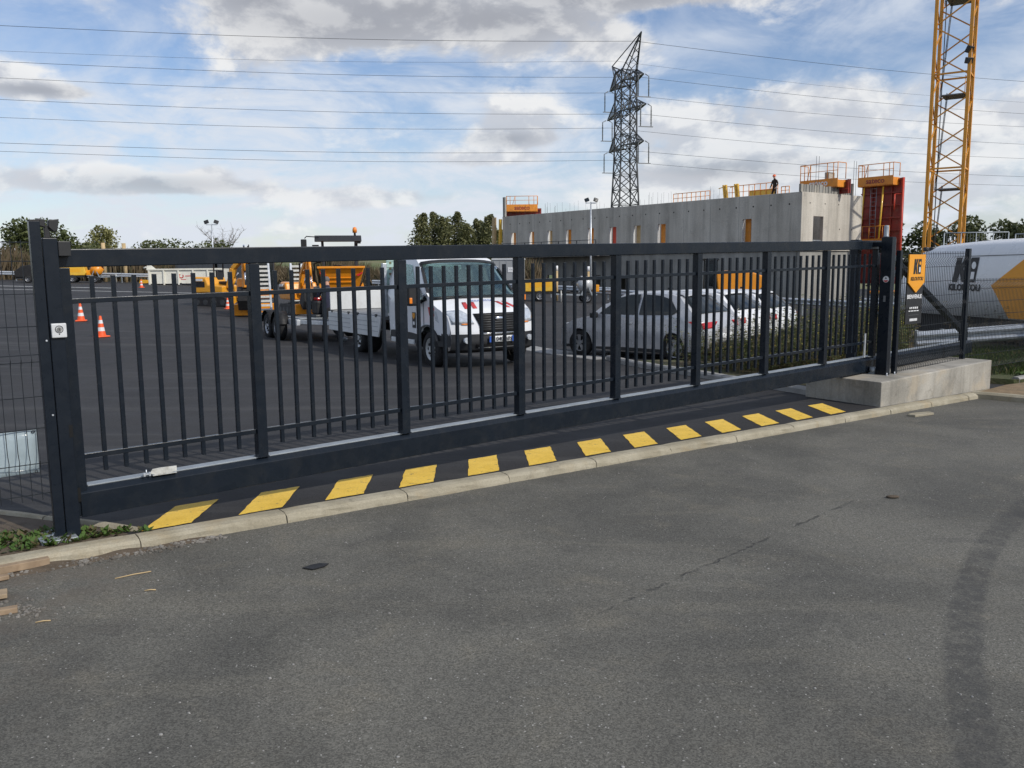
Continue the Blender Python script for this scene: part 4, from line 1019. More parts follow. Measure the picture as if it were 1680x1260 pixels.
m = MB(); m.prism([(0, .18), (.15, .14), (5.55, .14), (5.6, .2), (5.6, 1.25), (0, 1.25)], 'y', 0, .06); m.prism([(0, .18), (.15, .14), (5.55, .14), (5.6, .2), (5.6, 1.25), (0, 1.25)], 'y', 2.1, 2.16)
m.bx(0, .06, .06, 2.1, .16, 1.25); m.bx(5.54, 5.6, .06, 2.1, .16, 1.25); m.bx(.05, 5.55, .06, 2.1, .14, .2); m.build('body', 'skip_white', sk, .01)
for i in range(6): m = MB(); x = .02+i*1.09; m.bx(x, x+.12, -.09, -.002, .05, 1.16); m.build('rib', 'skip_white', sk, .01)
m = MB(); m.bx(-.05, 5.65, -.10, .08, 1.165, 1.29); m.build('top_rim', 'skip_white', sk, .01)
m = MB(); m.prism([(-.15, 1.20), (.5, 1.291), (.1, 1.62), (-.05, 1.66)], 'y', .1, .3); m.tube([(-.35, .2, 1.35), (0, .2, 1.45)], .07, 8); m.build('hook_frame', 'skip_white', sk)
for x in (.4, 2.4, 4.6): m = MB(); m.cyl((x, -.05, .1), (x, .1, .1), .1, n=12); m.build('roller', 'steel_dark', sk)
m = MB(); m.lathe([(.19, 0), (.19, -.004), (.11, -.004), (.11, 0)], 20, (2.45, -.003, .72), 'y', a0=R(120), a1=R(400)); m.bx(2.75, 3.5, -.006, -.002, .68, .75); m.bx(2.4, 2.8, -.006, -.002, .42, .47); m.build('emblem', 'mark_red', sk)
def pallet_stack(label, x, y, rz_, rows, w=1.1, mats=('pallet_wood',)):
    t = thing('pallet_stack', label, 'pallets', (x, y, gz(x, y)), rz_, 'stacks beside the building'); z = 0; rr = random.Random(int(x*10))
    for i in range(rows):
        m = MB()
        for j in range(5): m.bx(0, w, j*.22, j*.22+.12, z+.10, z+.125)
        for j in range(3): m.bx(j*(w-.1)/2, j*(w-.1)/2+.1, 0, 1.0, z, z+.099)
        m.build('pallet', rr.choice(mats), t); z += .135+rr.choice((0, 0, .12))
    return t
pallet_stack('stack of wooden pallets and boards seen beside the guide post, right one', 19.0, 36.0, R(30), 9, 1.6, ('pallet_wood', 'galvanised_dull', 'wood_pole'))
pallet_stack('stack of wooden pallets and boards below the lit corner wall, left one', 16.8, 38.5, R(30), 7, 1.5, ('pallet_wood', 'formwork_orange', 'galvanised_dull'))
for i, (x, y, a, lab) in enumerate(((24.5, 49, -8, 'grey temporary site fence panel left of the crane mast'), (28.3, 48.6, -4, 'grey temporary site fence panel in front of the crane mast'), (31.9, 48.3, 35, 'grey temporary site fence panel right of the crane mast'))):
    t = thing('site_fence_panel', lab, 'fence panel', (x, y, gz(x, y)), R(a), 'temporary site fence panels'); m = MB()
    for px_ in (0, .9, 1.7, 2.6, 3.4): m.tube([(px_, 0, 0), (px_, 0, 4.3)], .035 if px_ in (0, 3.4) else .03, 6)
    for z in (.2, 2.2, 3.4, 4.3): m.tube([(0, 0, z), (3.4, 0, z)], .035, 6)
    m.build('frame', 'galvanised_dull', t); m = MB()
    for j in range(22): m.tube([(j*.155, .02, .2), (j*.155, .02, 4.3)], .008, 3, caps=False)
    m.build('wires', 'galvanised_dull', t)

# ------------------------------------------------------------ trees
def leaf_cloud(m, c, r, n, size, rr, squash=(1, 1, 1), shell=.55, mi=0):
    for _ in range(n):
        while True:
            d = Vector((rr.uniform(-1, 1), rr.uniform(-1, 1), rr.uniform(-1, 1)))
            if .05 < d.length < 1: break
        d = d.normalized()*(shell+(1-shell)*rr.random()**.5) if rr.random() < .75 else d
        p = Vector(c)+Vector((d.x*r*squash[0], d.y*r*squash[1], d.z*r*squash[2]))
        a = Vector((rr.gauss(0, 1), rr.gauss(0, 1), rr.gauss(0, .7))).normalized(); b = a.cross(Vector((rr.gauss(0, 1), rr.gauss(0, 1), rr.gauss(0, 1)))).normalized(); s_ = size*rr.uniform(.6, 1.35)
        m.add([p-a*s_, p+b*s_*.55, p+a*s_, p-b*s_*.55], [(0, 1, 2, 3)], mi)
def tree(name, label, x, y, h, w, kind, leafm, clumps, leaves, size, seed, group, trunk_r=.2, base=.25, bark='bark', z=None):
    rr = random.Random(seed); t = thing(name, label, 'tree', (x, y, gz(x, y)-.25 if z is None else z), 0, group); m = MB(); c = MB()
    m.tube([(0, 0, 0), (rr.uniform(-.1, .1), rr.uniform(-.1, .1), h*.4), (rr.uniform(-.2, .2), rr.uniform(-.2, .2), h*.85)], trunk_r, 8, r2=trunk_r*.25)
    for i in range(clumps):
        u = (i+.5)/clumps
        if kind == 'poplar': zc = h*(base+(1-base)*u*.95); rad = w*.5*math.sin(math.pi*min(.97, .12+.88*u))**.6*rr.uniform(.6, 1); ang = rr.uniform(0, 7); off = w*.22*rr.random()
        elif kind == 'bush': zc = h*(.25+.5*rr.random()); rad = w*.30*rr.uniform(.6, 1.1); ang = i*2.4; off = w*.36*math.sqrt(rr.random())*(1-.35*(zc/h-.3))
        else: zc = h*(base+(1-base)*(.18+.72*rr.random())); k = 1-abs((zc/h-base)/(1-base)-.45)*1.1; rad = w*.24*rr.uniform(.6, 1.15); ang = i*2.4+rr.uniform(-.4, .4); off = w*.42*k*math.sqrt(rr.random())
        cc = (off*math.cos(ang), off*math.sin(ang), min(zc, h-rad*.7))
        m.tube([(0, 0, max(h*.15, cc[2]*.55)), (cc[0]*.6, cc[1]*.6, cc[2]*.85), cc], trunk_r*.32, 5, r2=trunk_r*.07)
        sq = (1, 1, 1.5) if kind == 'poplar' else (1, 1, .8); leaf_cloud(c, cc, rad, leaves//clumps, size, rr, sq)
    m.build('trunk', bark, t); c.build('crown', leafm, t, fix=False); return t
G1 = 'trees behind the yard'
tree('oak_tree', 'dark spreading oak tree at the left edge, behind the fence post', -50.0, 92, 6.3, 7.5, 'round', 'leaf_oak', 26, 5200, .20, 1, G1, .28, .2)
tree('oak_tree', 'second dark oak tree cut by the left frame edge', -56.5, 91, 5.7, 5.5, 'round', 'leaf_oak', 18, 3200, .20, 2, G1, .25, .2)
tree('oak_tree', 'low dark tree right behind the receiving post', -47.0, 96, 4.2, 4.6, 'bush', 'leaf_dark', 16, 2600, .19, 31, G1, .2, .2)
tree('poplar_tree', 'pale yellow green square topped tree above the left part of the gate', -52.0, 110, 5.8, 4.4, 'poplar', 'leaf_pale', 14, 3000, .2, 3, G1, .2, .05)
tree('round_tree', 'small rounded green tree between the receiving post and the pale tree', -57, 112, 4.6, 6.0, 'bush', 'leaf_mid', 16, 2200, .22, 4, G1)
tree('round_tree', 'wide low dark tree left of the light mast', -47.0, 118, 4.9, 8.5, 'bush', 'leaf_dark', 22, 3200, .24, 5, G1)
tree('round_tree', 'low dark rounded tree behind the light mast at the left', -40.0, 118, 5.1, 5.5, 'bush', 'leaf_dark', 16, 2200, .22, 6, G1)
tree('round_tree', 'small dark rounded tree right of the bare tree', -36.0, 122, 4.4, 3.2, 'bush', 'leaf_dark', 10, 1200, .22, 7, G1)
def bare_tree(label, x, y, h, w, seed):
    rr = random.Random(seed); t = thing('bare_tree', label, 'tree', (x, y, gz(x, y)), 0, G1); m = MB(); tw = MB()
    m.tube([(0, 0, 0), (.1, 0, h*.3)], .2, 7, r2=.14)
    for i in range(16):
        a = i*2.4; tip = Vector((w*.5*math.cos(a)*rr.uniform(.3, 1), w*.4*math.sin(a)*rr.uniform(.3, 1), h*rr.uniform(.6, .98))); st = Vector((.1, 0, h*rr.uniform(.18, .34)))
        mid = st.lerp(tip, .5)+Vector((0, 0, h*.05)); m.tube([st, mid, tip], .07, 5, r2=.018)
        for j in range(22):
            u = rr.uniform(.3, 1); p = st.lerp(mid, u*2) if u < .5 else mid.lerp(tip, u*2-1); d = Vector((rr.gauss(0, 1), rr.gauss(0, 1), abs(rr.gauss(.8, .5)))).normalized()*rr.uniform(.4, 1.2)
            tw.tube([p, p+d*.6, p+d+Vector((0, 0, .1))], .022, 3, r2=.008, caps=False)
    m.build('trunk', 'bark_pale', t); tw.build('crown', 'twig_bare', t, fix=False)
bare_tree('bare leafless pale tree behind the light mast at the left', -42.6, 128, 7.4, 8.5, 8)
pops = [(-15.4, 149, 11.0, 4.8), (-13.3, 152, 11.6, 4.6), (-11.5, 149, 10.6, 4.4), (-9.4, 152, 11.5, 5.0), (-7.5, 149, 9.4, 4.2), (-5.6, 152, 10.6, 4.4), (-3.8, 149, 11.0, 4.4), (-2.0, 152, 8.8, 3.8)]
plab = ['leftmost', 'second', 'third', 'fourth', 'fifth', 'sixth', 'seventh', 'last and lowest']
for i, (x, y, h, w) in enumerate(pops): tree('poplar_tree', plab[i]+' poplar from the left in the dark row left of the concrete building', x, y, h, w, 'poplar', 'leaf_poplar', 20, 3600, .24, 50+i, 'row of poplars', .2, .02)
tree('round_tree', 'treetop peeping over the roof beside the pylon foot', 13.8, 130, 11.0, 7.0, 'round', 'leaf_mid', 16, 2600, .25, 70, G1)
rt = [(43.0, 100, 7.4, 6.0, 'leaf_mid'), (47.0, 98, 6.6, 6.0, 'leaf_dark'), (51.0, 97, 7.0, 5.5, 'leaf_dark'), (55.5, 96, 6.8, 6.5, 'leaf_dark'), (60.5, 97, 7.4, 6.5, 'leaf_mid'), (66.0, 99, 7.2, 7, 'leaf_mid')]
rl = ['green tree left of the crane mast, beside the red formwork', 'dark green tree seen through the crane mast', 'dark tree just right of the crane mast', 'dark bushy tree between the crane mast and the right frame edge', 'tallest green tree near the right frame edge', 'green tree cut by the right frame edge']
for i, (x, y, h, w, lm) in enumerate(rt): tree('round_tree', rl[i], x, y, h+1.5, w, 'round', lm, 18, 3400, .22, 80+i, G1, .2, .02, z=-1.9)
# brown reed and bramble bank behind the far guard rail
def bank(name, label, pts, h, n, mat, seed, wdt=3):
    rr = random.Random(seed); m = MB(); L_ = [Vector((*p, 0)) for p in pts]; tot = sum((b-a).length for a, b in zip(L_, L_[1:]))
    for _ in range(n):
        t_ = rr.uniform(0, tot)
        for a, b in zip(L_, L_[1:]):
            l = (b-a).length
            if t_ <= l: p = a.lerp(b, t_/l); break
            t_ -= l
        p = p+Vector((rr.uniform(-.5, .5), rr.uniform(0, wdt), 0)); z = gz(p.x, p.y)-.2; hh = h*rr.uniform(.45, 1.0)*(.85+.25*math.sin(p.x*.7)+.1*math.sin(p.x*2.3)); w = rr.uniform(.018, .05); a = rr.uniform(0, 3.14); dx, dy = math.cos(a)*w, math.sin(a)*w; lx = rr.gauss(0, .45)
        m.add([(p.x-dx, p.y-dy, z), (p.x+dx, p.y+dy, z), (p.x+dx*1.4+lx*.4, p.y+dy, z+hh*.6), (p.x+lx, p.y, z+hh), (p.x-dx*1.4+lx*.4, p.y-dy, z+hh*.6)], [(0, 1, 2, 3, 4)])
    return tag(m.build(name, mat, fix=False), label, 'brambles', None, 'stuff')
bank('reed_bank', 'band of dry brown reeds and brambles behind the far guard rail', [(-75, 70), (-45, 72), (-27, 74.5), (-18, 74.5), (-8, 70), (2, 64)], 2.9, 26000, 'reed', 5, 4.0)
bank('bramble_bank', 'darker bramble thicket behind the reeds', [(-75, 76), (-45, 78), (-20, 80), (0, 75)], 2.7, 12000, 'bramble', 6, 5)
for i, (x, lab) in enumerate(((-33.6, 'left one of two pale wooden poles standing behind the far guard rail'), (-31.9, 'right one of two pale wooden poles standing behind the far guard rail'))):
    m = MB(); y = 71.5; m.tube([(x, y, gz(x, y)), (x, y, gz(x, y)+3.2)], .16, 10); tag(m.build('wooden_pole', 'wood_pole'), lab, 'pole', 'wooden poles')
# white line and kerb at the back of the yard
for nm, a, b, w in (('white_line', (-45, 51.2), (-14.5, 50.6), .22), ('white_line', (-46, 56.2), (-26.2, 56.4), .35)):
    m = MB(); k = 16
    for i in range(k):
        p = Vector((*a, 0)).lerp(Vector((*b, 0)), i/k); q = Vector((*a, 0)).lerp(Vector((*b, 0)), (i+1)/k)
        m.add([(p.x, p.y, gz(p.x, p.y)+.012), (q.x, q.y, gz(q.x, q.y)+.012), (q.x, q.y+w*2, gz(q.x, q.y+w*2)+.012), (p.x, p.y+w*2, gz(p.x, p.y+w*2)+.012)], [(0, 1, 2, 3)])
    m.build(nm, 'road_white', stripes_root)
# ------------------------------------------------------------ vehicles: local x forward, y left, z up, origin on the ground below the front axle
def wheel(parent, x, y, r, w, side, rim='rim', spokes=5, style='spoke', twin=False):
    m = MB(); wd = w*2.1 if twin else w
    m.lathe([(r*.62, -wd/2), (r*.88, -wd/2), (r*.97, -wd*.38), (r, -wd*.25), (r, wd*.25), (r*.97, wd*.38), (r*.88, wd/2), (r*.62, wd/2)], 28, (x, y, r), 'y')
    t = m.build('wheel', 'tyre', parent)
    m = MB(); yo = y+side*(wd/2-.03)
    m.lathe([(r*.64, -.05*side), (r*.64, .018*side), (r*.58, .022*side), (r*.55, -.02*side), (0.001, -.045*side)], 24, (x, yo, r), 'y', m=0 if style != 'spoke' else 1)
    if style == 'spoke':
        for i in range(spokes):
            a = 2*math.pi*i/spokes+.3
            for o_ in (-.16, .16): m.beam((x+.12*r*math.cos(a), yo+.012*side, r+.12*r*math.sin(a)), (x+.6*r*math.cos(a+o_), yo+.014*side, r+.6*r*math.sin(a+o_)), .05*r/.3, .02, up=(0, 1, 0))
        m.lathe([(r*.66, -.05*side), (r*.66, .02*side), (r*.57, .022*side), (r*.56, -.03*side)], 24, (x, yo, r), 'y')
    else:
        for i in range(10):
            a = 2*math.pi*i/10; m.cyl((x+.40*r*math.cos(a), yo+.0*side, r+.40*r*math.sin(a)), (x+.40*r*math.cos(a), yo-.03*side, r+.40*r*math.sin(a)), .075*r, n=8, m=1)
    m.cyl((x, yo-.03*side, r), (x, yo+.03*side, r), r*.17, n=12, m=0)
    m.build('rim', [rim, 'chassis_black'], t)
    return t
def interp(tab, x):
    if x <= tab[0][0]: return tab[0][1]
    for (a, b), (c, d) in zip(tab, tab[1:]):
        if x <= c: return b+(d-b)*(x-a)/(c-a)
    return tab[-1][1]
def inside(poly, x, y):
    r = False; n = len(poly)
    for i in range(n):
        x1, y1 = poly[i]; x2, y2 = poly[(i+1) % n]
        if (y1 > y) != (y2 > y) and x < (x2-x1)*(y-y1)/(y2-y1)+x1: r = not r
    return r
from mathutils.geometry import tessellate_polygon
def tess(P2): return [tuple(t) for t in tessellate_polygon([[Vector((a, b, 0)) for a, b in P2]])]
class Car:
    """body from a side outline (front bottom over the roof to rear bottom), a half width function and wheel arches"""
    def __init__(c, outline, hw, sill, arches, bow, crown, mat, parent, trim='dark_trim', trim_z=None, holes=(), shell_holes=(), sub=3):
        c.hw = hw; c.bow = bow; c.crown = crown; c.parent = parent
        pts = []
        for a, b in zip(outline, outline[1:]):
            for i in range(sub): pts.append((a[0]+(b[0]-a[0])*i/sub, a[1]+(b[1]-a[1])*i/sub))
        pts.append(outline[-1]); c.pts = pts
        V = [-1, -.93, -.8, -.6, -.36, -.12, .12, .36, .6, .8, .93, 1]; c.V = V
        m = MB(); k = len(V)
        for x, z in pts:
            for v in V: m.v.append(c.pos(x, z, v))
        for i in range(len(pts)-1):
            for j in range(k-1):
                cx, cz = (pts[i][0]+pts[i+1][0])/2, (pts[i][1]+pts[i+1][1])/2; vv = (V[j]+V[j+1])/2
                if any(h[0] <= cz <= h[1] and h[4] <= cx <= h[5] and h[2] <= vv <= h[3] for h in shell_holes): continue
                m.f.append([i*k+j, i*k+j+1, (i+1)*k+j+1, (i+1)*k+j]); m.m.append(1 if (trim_z and cz < trim_z(cx)) else 0); m.s.append(True)
        # sides: columns
        xs0, xs1 = min(p[0] for p in pts), max(p[0] for p in pts); n = 90; NZ = 16
        top = []
        for i in range(n+1):
            x = xs0+.004+(xs1-xs0-.008)*i/n; zt = -1; zb = 9
            for (x1, z1), (x2, z2) in zip(pts, pts[1:]):
                if (x1-x)*(x2-x) <= 0 and abs(x1-x2) > 1e-6:
                    z = z1+(z2-z1)*(x-x1)/(x2-x1); zt = max(zt, z); zb = min(zb, z)
            zb = max(sill(x), zb if (zb < .9 and zb < zt-.05) else 0)
            for xa, ra, za in arches:
                if abs(x-xa) < ra: zb = max(zb, za+math.sqrt(ra*ra-(x-xa)**2))
            top.append((x, zt, min(zb, zt)))
        for side in (-1, 1):
            b0 = len(m.v)
            for x, zt, zb in top:
                for j in range(NZ+1):
                    z = zb+(zt-zb)*j/NZ; q = c.pos(x, z, side, True); m.v.append((q[0], q[1], z-(crown(x, zt) if j == NZ else crown(x, zt)*j/NZ)))
            for i in range(n):
                for j in range(NZ):
                    x = (top[i][0]+top[i+1][0])/2; z0 = (top[i][2]+top[i+1][2])/2; z1 = (top[i][1]+top[i+1][1])/2; z = z0+(z1-z0)*(j+.5)/NZ
                    if any(inside(h, x, z) for h in holes): continue
                    m.f.append([b0+i*(NZ+1)+j, b0+(i+1)*(NZ+1)+j, b0+(i+1)*(NZ+1)+j+1, b0+i*(NZ+1)+j+1]); m.m.append(1 if (trim_z and z < trim_z(x)) else 0); m.s.append(True)
        c.ob = m.build('body', [mat, trim], parent, fix=True)
    def pos(c, x, z, v, side=False):
        w = c.hw(x, z)
        if side: return (x-c.bow(x, z), v*w, z)
        return (x-c.bow(x, z)*abs(v)**2.6, v*w, z-c.crown(x, z)*abs(v)**3.2)
    def side_panel(c, name, poly, mat, off=.008, sides=(-1, 1), parent=None, dense=5):
        for s_ in sides:
            m = MB(); P2 = []
            k = len(poly)
            for i in range(k):
                a, b = poly[i], poly[(i+1) % k]
                for j in range(dense): P2.append((a[0]+(b[0]-a[0])*j/dense, a[1]+(b[1]-a[1])*j/dense))
            vs = []
            for x, z in P2: q = c.pos(x, z, s_, True); vs.append((q[0], q[1]+s_*off, z))
            m.add(vs, tess(P2), 0); o = m.build(name, mat, parent or c.parent)
            sd_ = o.modifiers.new('t', 'SOLIDIFY'); sd_.thickness = .006; sd_.offset = 0
    def shell_panel(c, name, p0, p1, v0, v1, mat, off=.010, n=8, parent=None, v0b=None, v1b=None, thick=.006):
        """a patch on the front, top or rear between outline points p0 and p1"""
        m = MB(); pl_ = c.pts; cum = [0]
        for u_, w_ in zip(pl_, pl_[1:]): cum.append(cum[-1]+math.hypot(w_[0]-u_[0], w_[1]-u_[1]))
        def par(p):
            best = (9, 0)
            for i, (u_, w_) in enumerate(zip(pl_, pl_[1:])):
                l2 = (w_[0]-u_[0])**2+(w_[1]-u_[1])**2
                if l2 < 1e-12: continue
                t_ = max(0, min(1, ((p[0]-u_[0])*(w_[0]-u_[0])+(p[1]-u_[1])*(w_[1]-u_[1]))/l2)); d_ = math.hypot(u_[0]+(w_[0]-u_[0])*t_-p[0], u_[1]+(w_[1]-u_[1])*t_-p[1])
                if d_ < best[0]: best = (d_, cum[i]+math.sqrt(l2)*t_)
            return best[1]
        def at_(s_):
            for i in range(len(pl_)-1):
                if s_ <= cum[i+1] or i == len(pl_)-2:
                    l = max(1e-9, cum[i+1]-cum[i]); t_ = (s_-cum[i])/l; u_, w_ = pl_[i], pl_[i+1]; nv = Vector((w_[1]-u_[1], 0, -(w_[0]-u_[0]))).normalized()
                    return u_[0]+(w_[0]-u_[0])*t_, u_[1]+(w_[1]-u_[1])*t_, nv
        s0_, s1_ = par(p0), par(p1)
        cz = sum(p[1] for p in pl_)/len(pl_); cx = sum(p[0] for p in pl_)/len(pl_)
        va0, va1 = (v0 if v0b is None else v0b), (v1 if v1b is None else v1b)
        for i in range(n+1):
            t_ = i/n; x, z, nn = at_(s0_+(s1_-s0_)*t_)
            if nn.dot(Vector((x-cx, 0, z-cz))) < 0: nn = -nn
            for j in range(n+1):
                a, b = v0+(va0-v0)*t_, v1+(va1-v1)*t_; vv = a+(b-a)*j/n; n2 = (nn+Vector((0, vv*abs(vv)**2*.6, 0))).normalized()
                q = Vector(c.pos(x, z, vv))+n2*off; m.v.append(tuple(q))
        for i in range(n):
            for j in range(n): m.f.append([i*(n+1)+j, i*(n+1)+j+1, (i+1)*(n+1)+j+1, (i+1)*(n+1)+j]); m.m.append(0); m.s.append(True)
        o = m.build(name, mat, parent or c.parent, fix=False); sd_ = o.modifiers.new('t', 'SOLIDIFY'); sd_.thickness = thick; sd_.offset = 0
        return o

# -- flatbed truck
TA = math.atan2(-.847, .533)
trk = thing('flatbed_truck', 'white flatbed truck with red and white hazard stripes parked facing the gate', 'truck', (-.70, 16.62, -.185), TA)
def thw(x, z):
    w = 1.0 if z < 1.25 else 1.0-.20*((z-1.25)/.95)**1.15
    if x > .15: w -= .10*((x-.15)/.78)**2.2
    return w
def tbow(x, z): return (.27*max(0, min(1, (x+.1)/.7)) if z < 1.35 else .16*max(0, 1-(z-1.3)/.9)+.02)
def tcrown(x, z): return .05 if z > 1.9 else (.03 if z > 1.0 and x > .1 else 0)
out_t = [(.70, .30), (.90, .36), (.95, .50), (.94, .70), (.90, .86), (.84, 1.02), (.66, 1.12), (.18, 1.27), (.10, 1.30), (-.60, 1.98), (-.78, 2.08), (-1.10, 2.16), (-1.60, 2.17), (-1.72, 2.10), (-1.76, 1.9), (-1.78, .50)]
winT = [(-.30, 1.28), (-.42, 1.42), (-.86, 1.93), (-1.32, 1.97), (-1.36, 1.28)]
car = Car(out_t, thw, lambda x: .42, [(0, .43, .36)], tbow, tcrown, 'cab_white', trk, trim_z=lambda x: .66 if x > -.55 else .60,
          holes=[[(-.36, 1.32), (-.46, 1.44), (-.86, 1.89), (-1.28, 1.93), (-1.32, 1.32)]], shell_holes=[(1.33, 1.96, -.93, .93, -.62, .12), (1.30, 1.95, -.8, .8, -1.80, -1.70)], sub=5)
car.side_panel('side_window', winT, 'cab_glass', .010)
car.side_panel('quarter_glass', [(-.02, 1.27), (-.26, 1.22), (-.28, 1.50)], 'glass_dark', .012)
car.shell_panel('windscreen', (.125, 1.285), (-.625, 2.0), -.96, .96, 'cab_glass', .012, 12, v0b=-.93, v1b=.93)
for a, b, v0, v1 in (((.14, 1.27), (.09, 1.325), -.97, .97), ((-.585, 1.965), (-.66, 2.02), -.95, .95)): car.shell_panel('windscreen_seal', a, b, v0, v1, 'black_plastic', .016, 8)
for s_ in (-1, 1): car.shell_panel('windscreen_seal', (.12, 1.29), (-.63, 2.0), s_*.985 if s_ < 0 else .925, -.925 if s_ < 0 else .985, 'black_plastic', .016, 8)
# door joint, handle, badge
for xx in (-.22, -1.42):
    car.side_panel('door_gap', [(xx, .62), (xx, 1.25), (xx+.012, 1.25), (xx+.012, .62)], 'black_plastic', .004)
m = MB(); m.bx(-1.30, -1.12, -1.035, -1.005, 1.10, 1.14); m.build('door_handle', 'black_plastic', trk, .01); m = MB(); m.bx(-1.30, -1.12, 1.005, 1.035, 1.10, 1.14); m.build('door_handle', 'black_plastic', trk, .01)
bd = MB(); bd.bx(-.70, -.56, -1.012, -1.006, .72, 1.02); bd.build('door_badge', 'mark_black', trk); bd = MB(); bd.prism([(-.685, .93), (-.63, .885), (-.575, .93), (-.575, 1.005), (-.685, 1.005)], 'y', -1.016, -1.0125); bd.build('door_badge', 'mark_orange', trk)
bd = MB(); bd.bx(-.67, -.59, -1.016, -1.0125, .78, .84); bd.build('door_badge', 'mark_white', trk)
for s_ in (-1, 1):    # mirrors with turn signal
    m = MB(); m.box((-.28, s_*1.19, 1.36), (.16, .26, .40)); mo = m.build('mirror', 'black_plastic', trk, .04, 3); m = MB(); m.box((-.30, s_*1.06, 1.24), (.08, .14, .08)); m.build('mirror_arm', 'black_plastic', mo, .01)
    m = MB(); m.box((-.198, s_*1.27, 1.26), (.02, .06, .11)); m.build('turn_signal', 'amber_lamp', mo, .015)
# hazard chevrons on the bonnet and wings
for i in (-3, -2, 2, 3):
    sg_ = 1 if i > 0 else -1; v = .16*abs(i)+.02
    a0, a1 = sorted((sg_*v, sg_*(v+.085))); b0, b1 = sorted((sg_*(v-.11), sg_*(v-.025)))
    car.shell_panel('hazard_stripe', (.67, 1.115), (.34, 1.222), a0, a1, 'mark_red', .006, 3, v0b=b0, v1b=b1, thick=.002)
for i in range(2):
    x = .22+i*.24-.10; car.side_panel('hazard_stripe', [(x, .98), (x+.12, .98), (x+.02, 1.14), (x-.10, 1.14)], 'mark_red', .004)
text('lettering', 'KILOUTOU', .10, 'mark_blue', trk, plane_mtx((.30, 0, 1.247), (0, 1, 0), (-.95, 0, .31)), .001)
# front: grille, headlamps, plate, bumper
car.shell_panel('grille', (.942, .685), (.835, 1.035), -.42, .42, 'black_hole', .010, 6, v0b=-.54, v1b=.54)
for i in range(7):
    z = .735+i*.043; x = .93-(z-.72)*.29; car.shell_panel('grille_bar', (x, z), (x-.004, z+.010), -.47, .47, 'steel_dark', .018, 4)
car.shell_panel('grille_trim', (.945, .645), (.943, .675), -.46, .46, 'chrome', .012, 6)
m = MB(); m.ball((.905, 0, .93), .075, 8, sq=(.25, 1.25, .55)); m.build('emblem', 'chrome', trk)
for s_ in (-1, 1):
    a, b = sorted((s_*.56, s_*.96)); car.shell_panel('headlamp', (.885, .84), (.70, 1.095), a, b, 'lamp_glass', .010, 6, v0b=(.70 if s_ > 0 else -.98), v1b=(.98 if s_ > 0 else -.70))
    car.side_panel('headlamp', [(.62, .86), (.52, 1.06), (.38, 1.09), (.46, .90)], 'lamp_glass', .008, sides=(s_,))
    a, b = sorted((s_*.62, s_*.80)); car.shell_panel('turn_signal', (.893, .825), (.885, .845), a, b, 'amber_lamp', .014, 4)
    m = MB(); m.cyl((.82, s_*.68, .55), (.90, s_*.68, .55), .055, n=14); m.build('fog_lamp', 'lamp_glass', trk)
car.shell_panel('number_plate', (.952, .505), (.949, .615), -.27, .27, 'plate_white', .025, 4)
text('plate_letters', 'FJ 040 NN', .105, 'mark_black', trk, plane_mtx((.99, 0, .56), (0, 1, 0), (0, 0, 1)), .001, bold=.001)
for s_ in (-1, 1): m = MB(); m.box((.986, s_*.245, .56), (.004, .045, .11)); m.build('plate_band', 'mark_blue', trk)
car.shell_panel('lower_intake', (.935, .41), (.95, .48), -.55, .55, 'black_hole', .008, 4)
car.shell_panel('lower_trim', (.938, .395), (.94, .41), -.50, .50, 'steel_grey', .014, 4)
m = MB(); m.box((.10, -.35, 1.335), (.02, .75, .015), (0, 0, .25)); m.box((.10, .35, 1.335), (.02, .75, .015), (0, 0, -.1)); m.build('wiper', 'black_plastic', trk)
# cab interior
m = MB(); m.bx(-.28, .05, -.9, .9, .75, 1.24); m.build('dashboard', 'dark_trim', trk, .04)
for y in (-.55, .0, .55):
    m = MB(); m.bx(-1.25, -.75, y-.23, y+.23, .8, 1.0); m.box((-1.32, y, 1.32), (.14, .46, .66), (0, -.15, 0)); m.box((-1.37, y, 1.74), (.1, .26, .2)); m.build('seat', 'dark_trim', trk, .04)
m = MB(); m.lathe([(.17, -.012), (.19, 0), (.17, .012)], 16, (-.42, .45, 1.27), 'x'); m.build('steering_wheel', 'black_plastic', trk)
m = MB(); m.bx(-1.70, -1.65, -.9, .9, .5, 1.30); m.bx(-1.5, .0, -.9, .9, .62, .66); m.build('cab_liner', 'dark_trim', trk)
# headboard with square holes
m = MB()
ys = [-.92+i*.115 for i in range(17)]; zs = [1.0+i*.115 for i in range(11)]
for y in ys: m.bx(-2.0, -1.985, y-.03, y+.03, .95, 2.16)
for z in zs: m.bx(-1.9849, -1.972, -.95, .95, z-.03, z+.03)
m.bx(-2.03, -1.96, -.98, .98, 2.161, 2.20); m.build('headboard', 'mint_panel', trk)
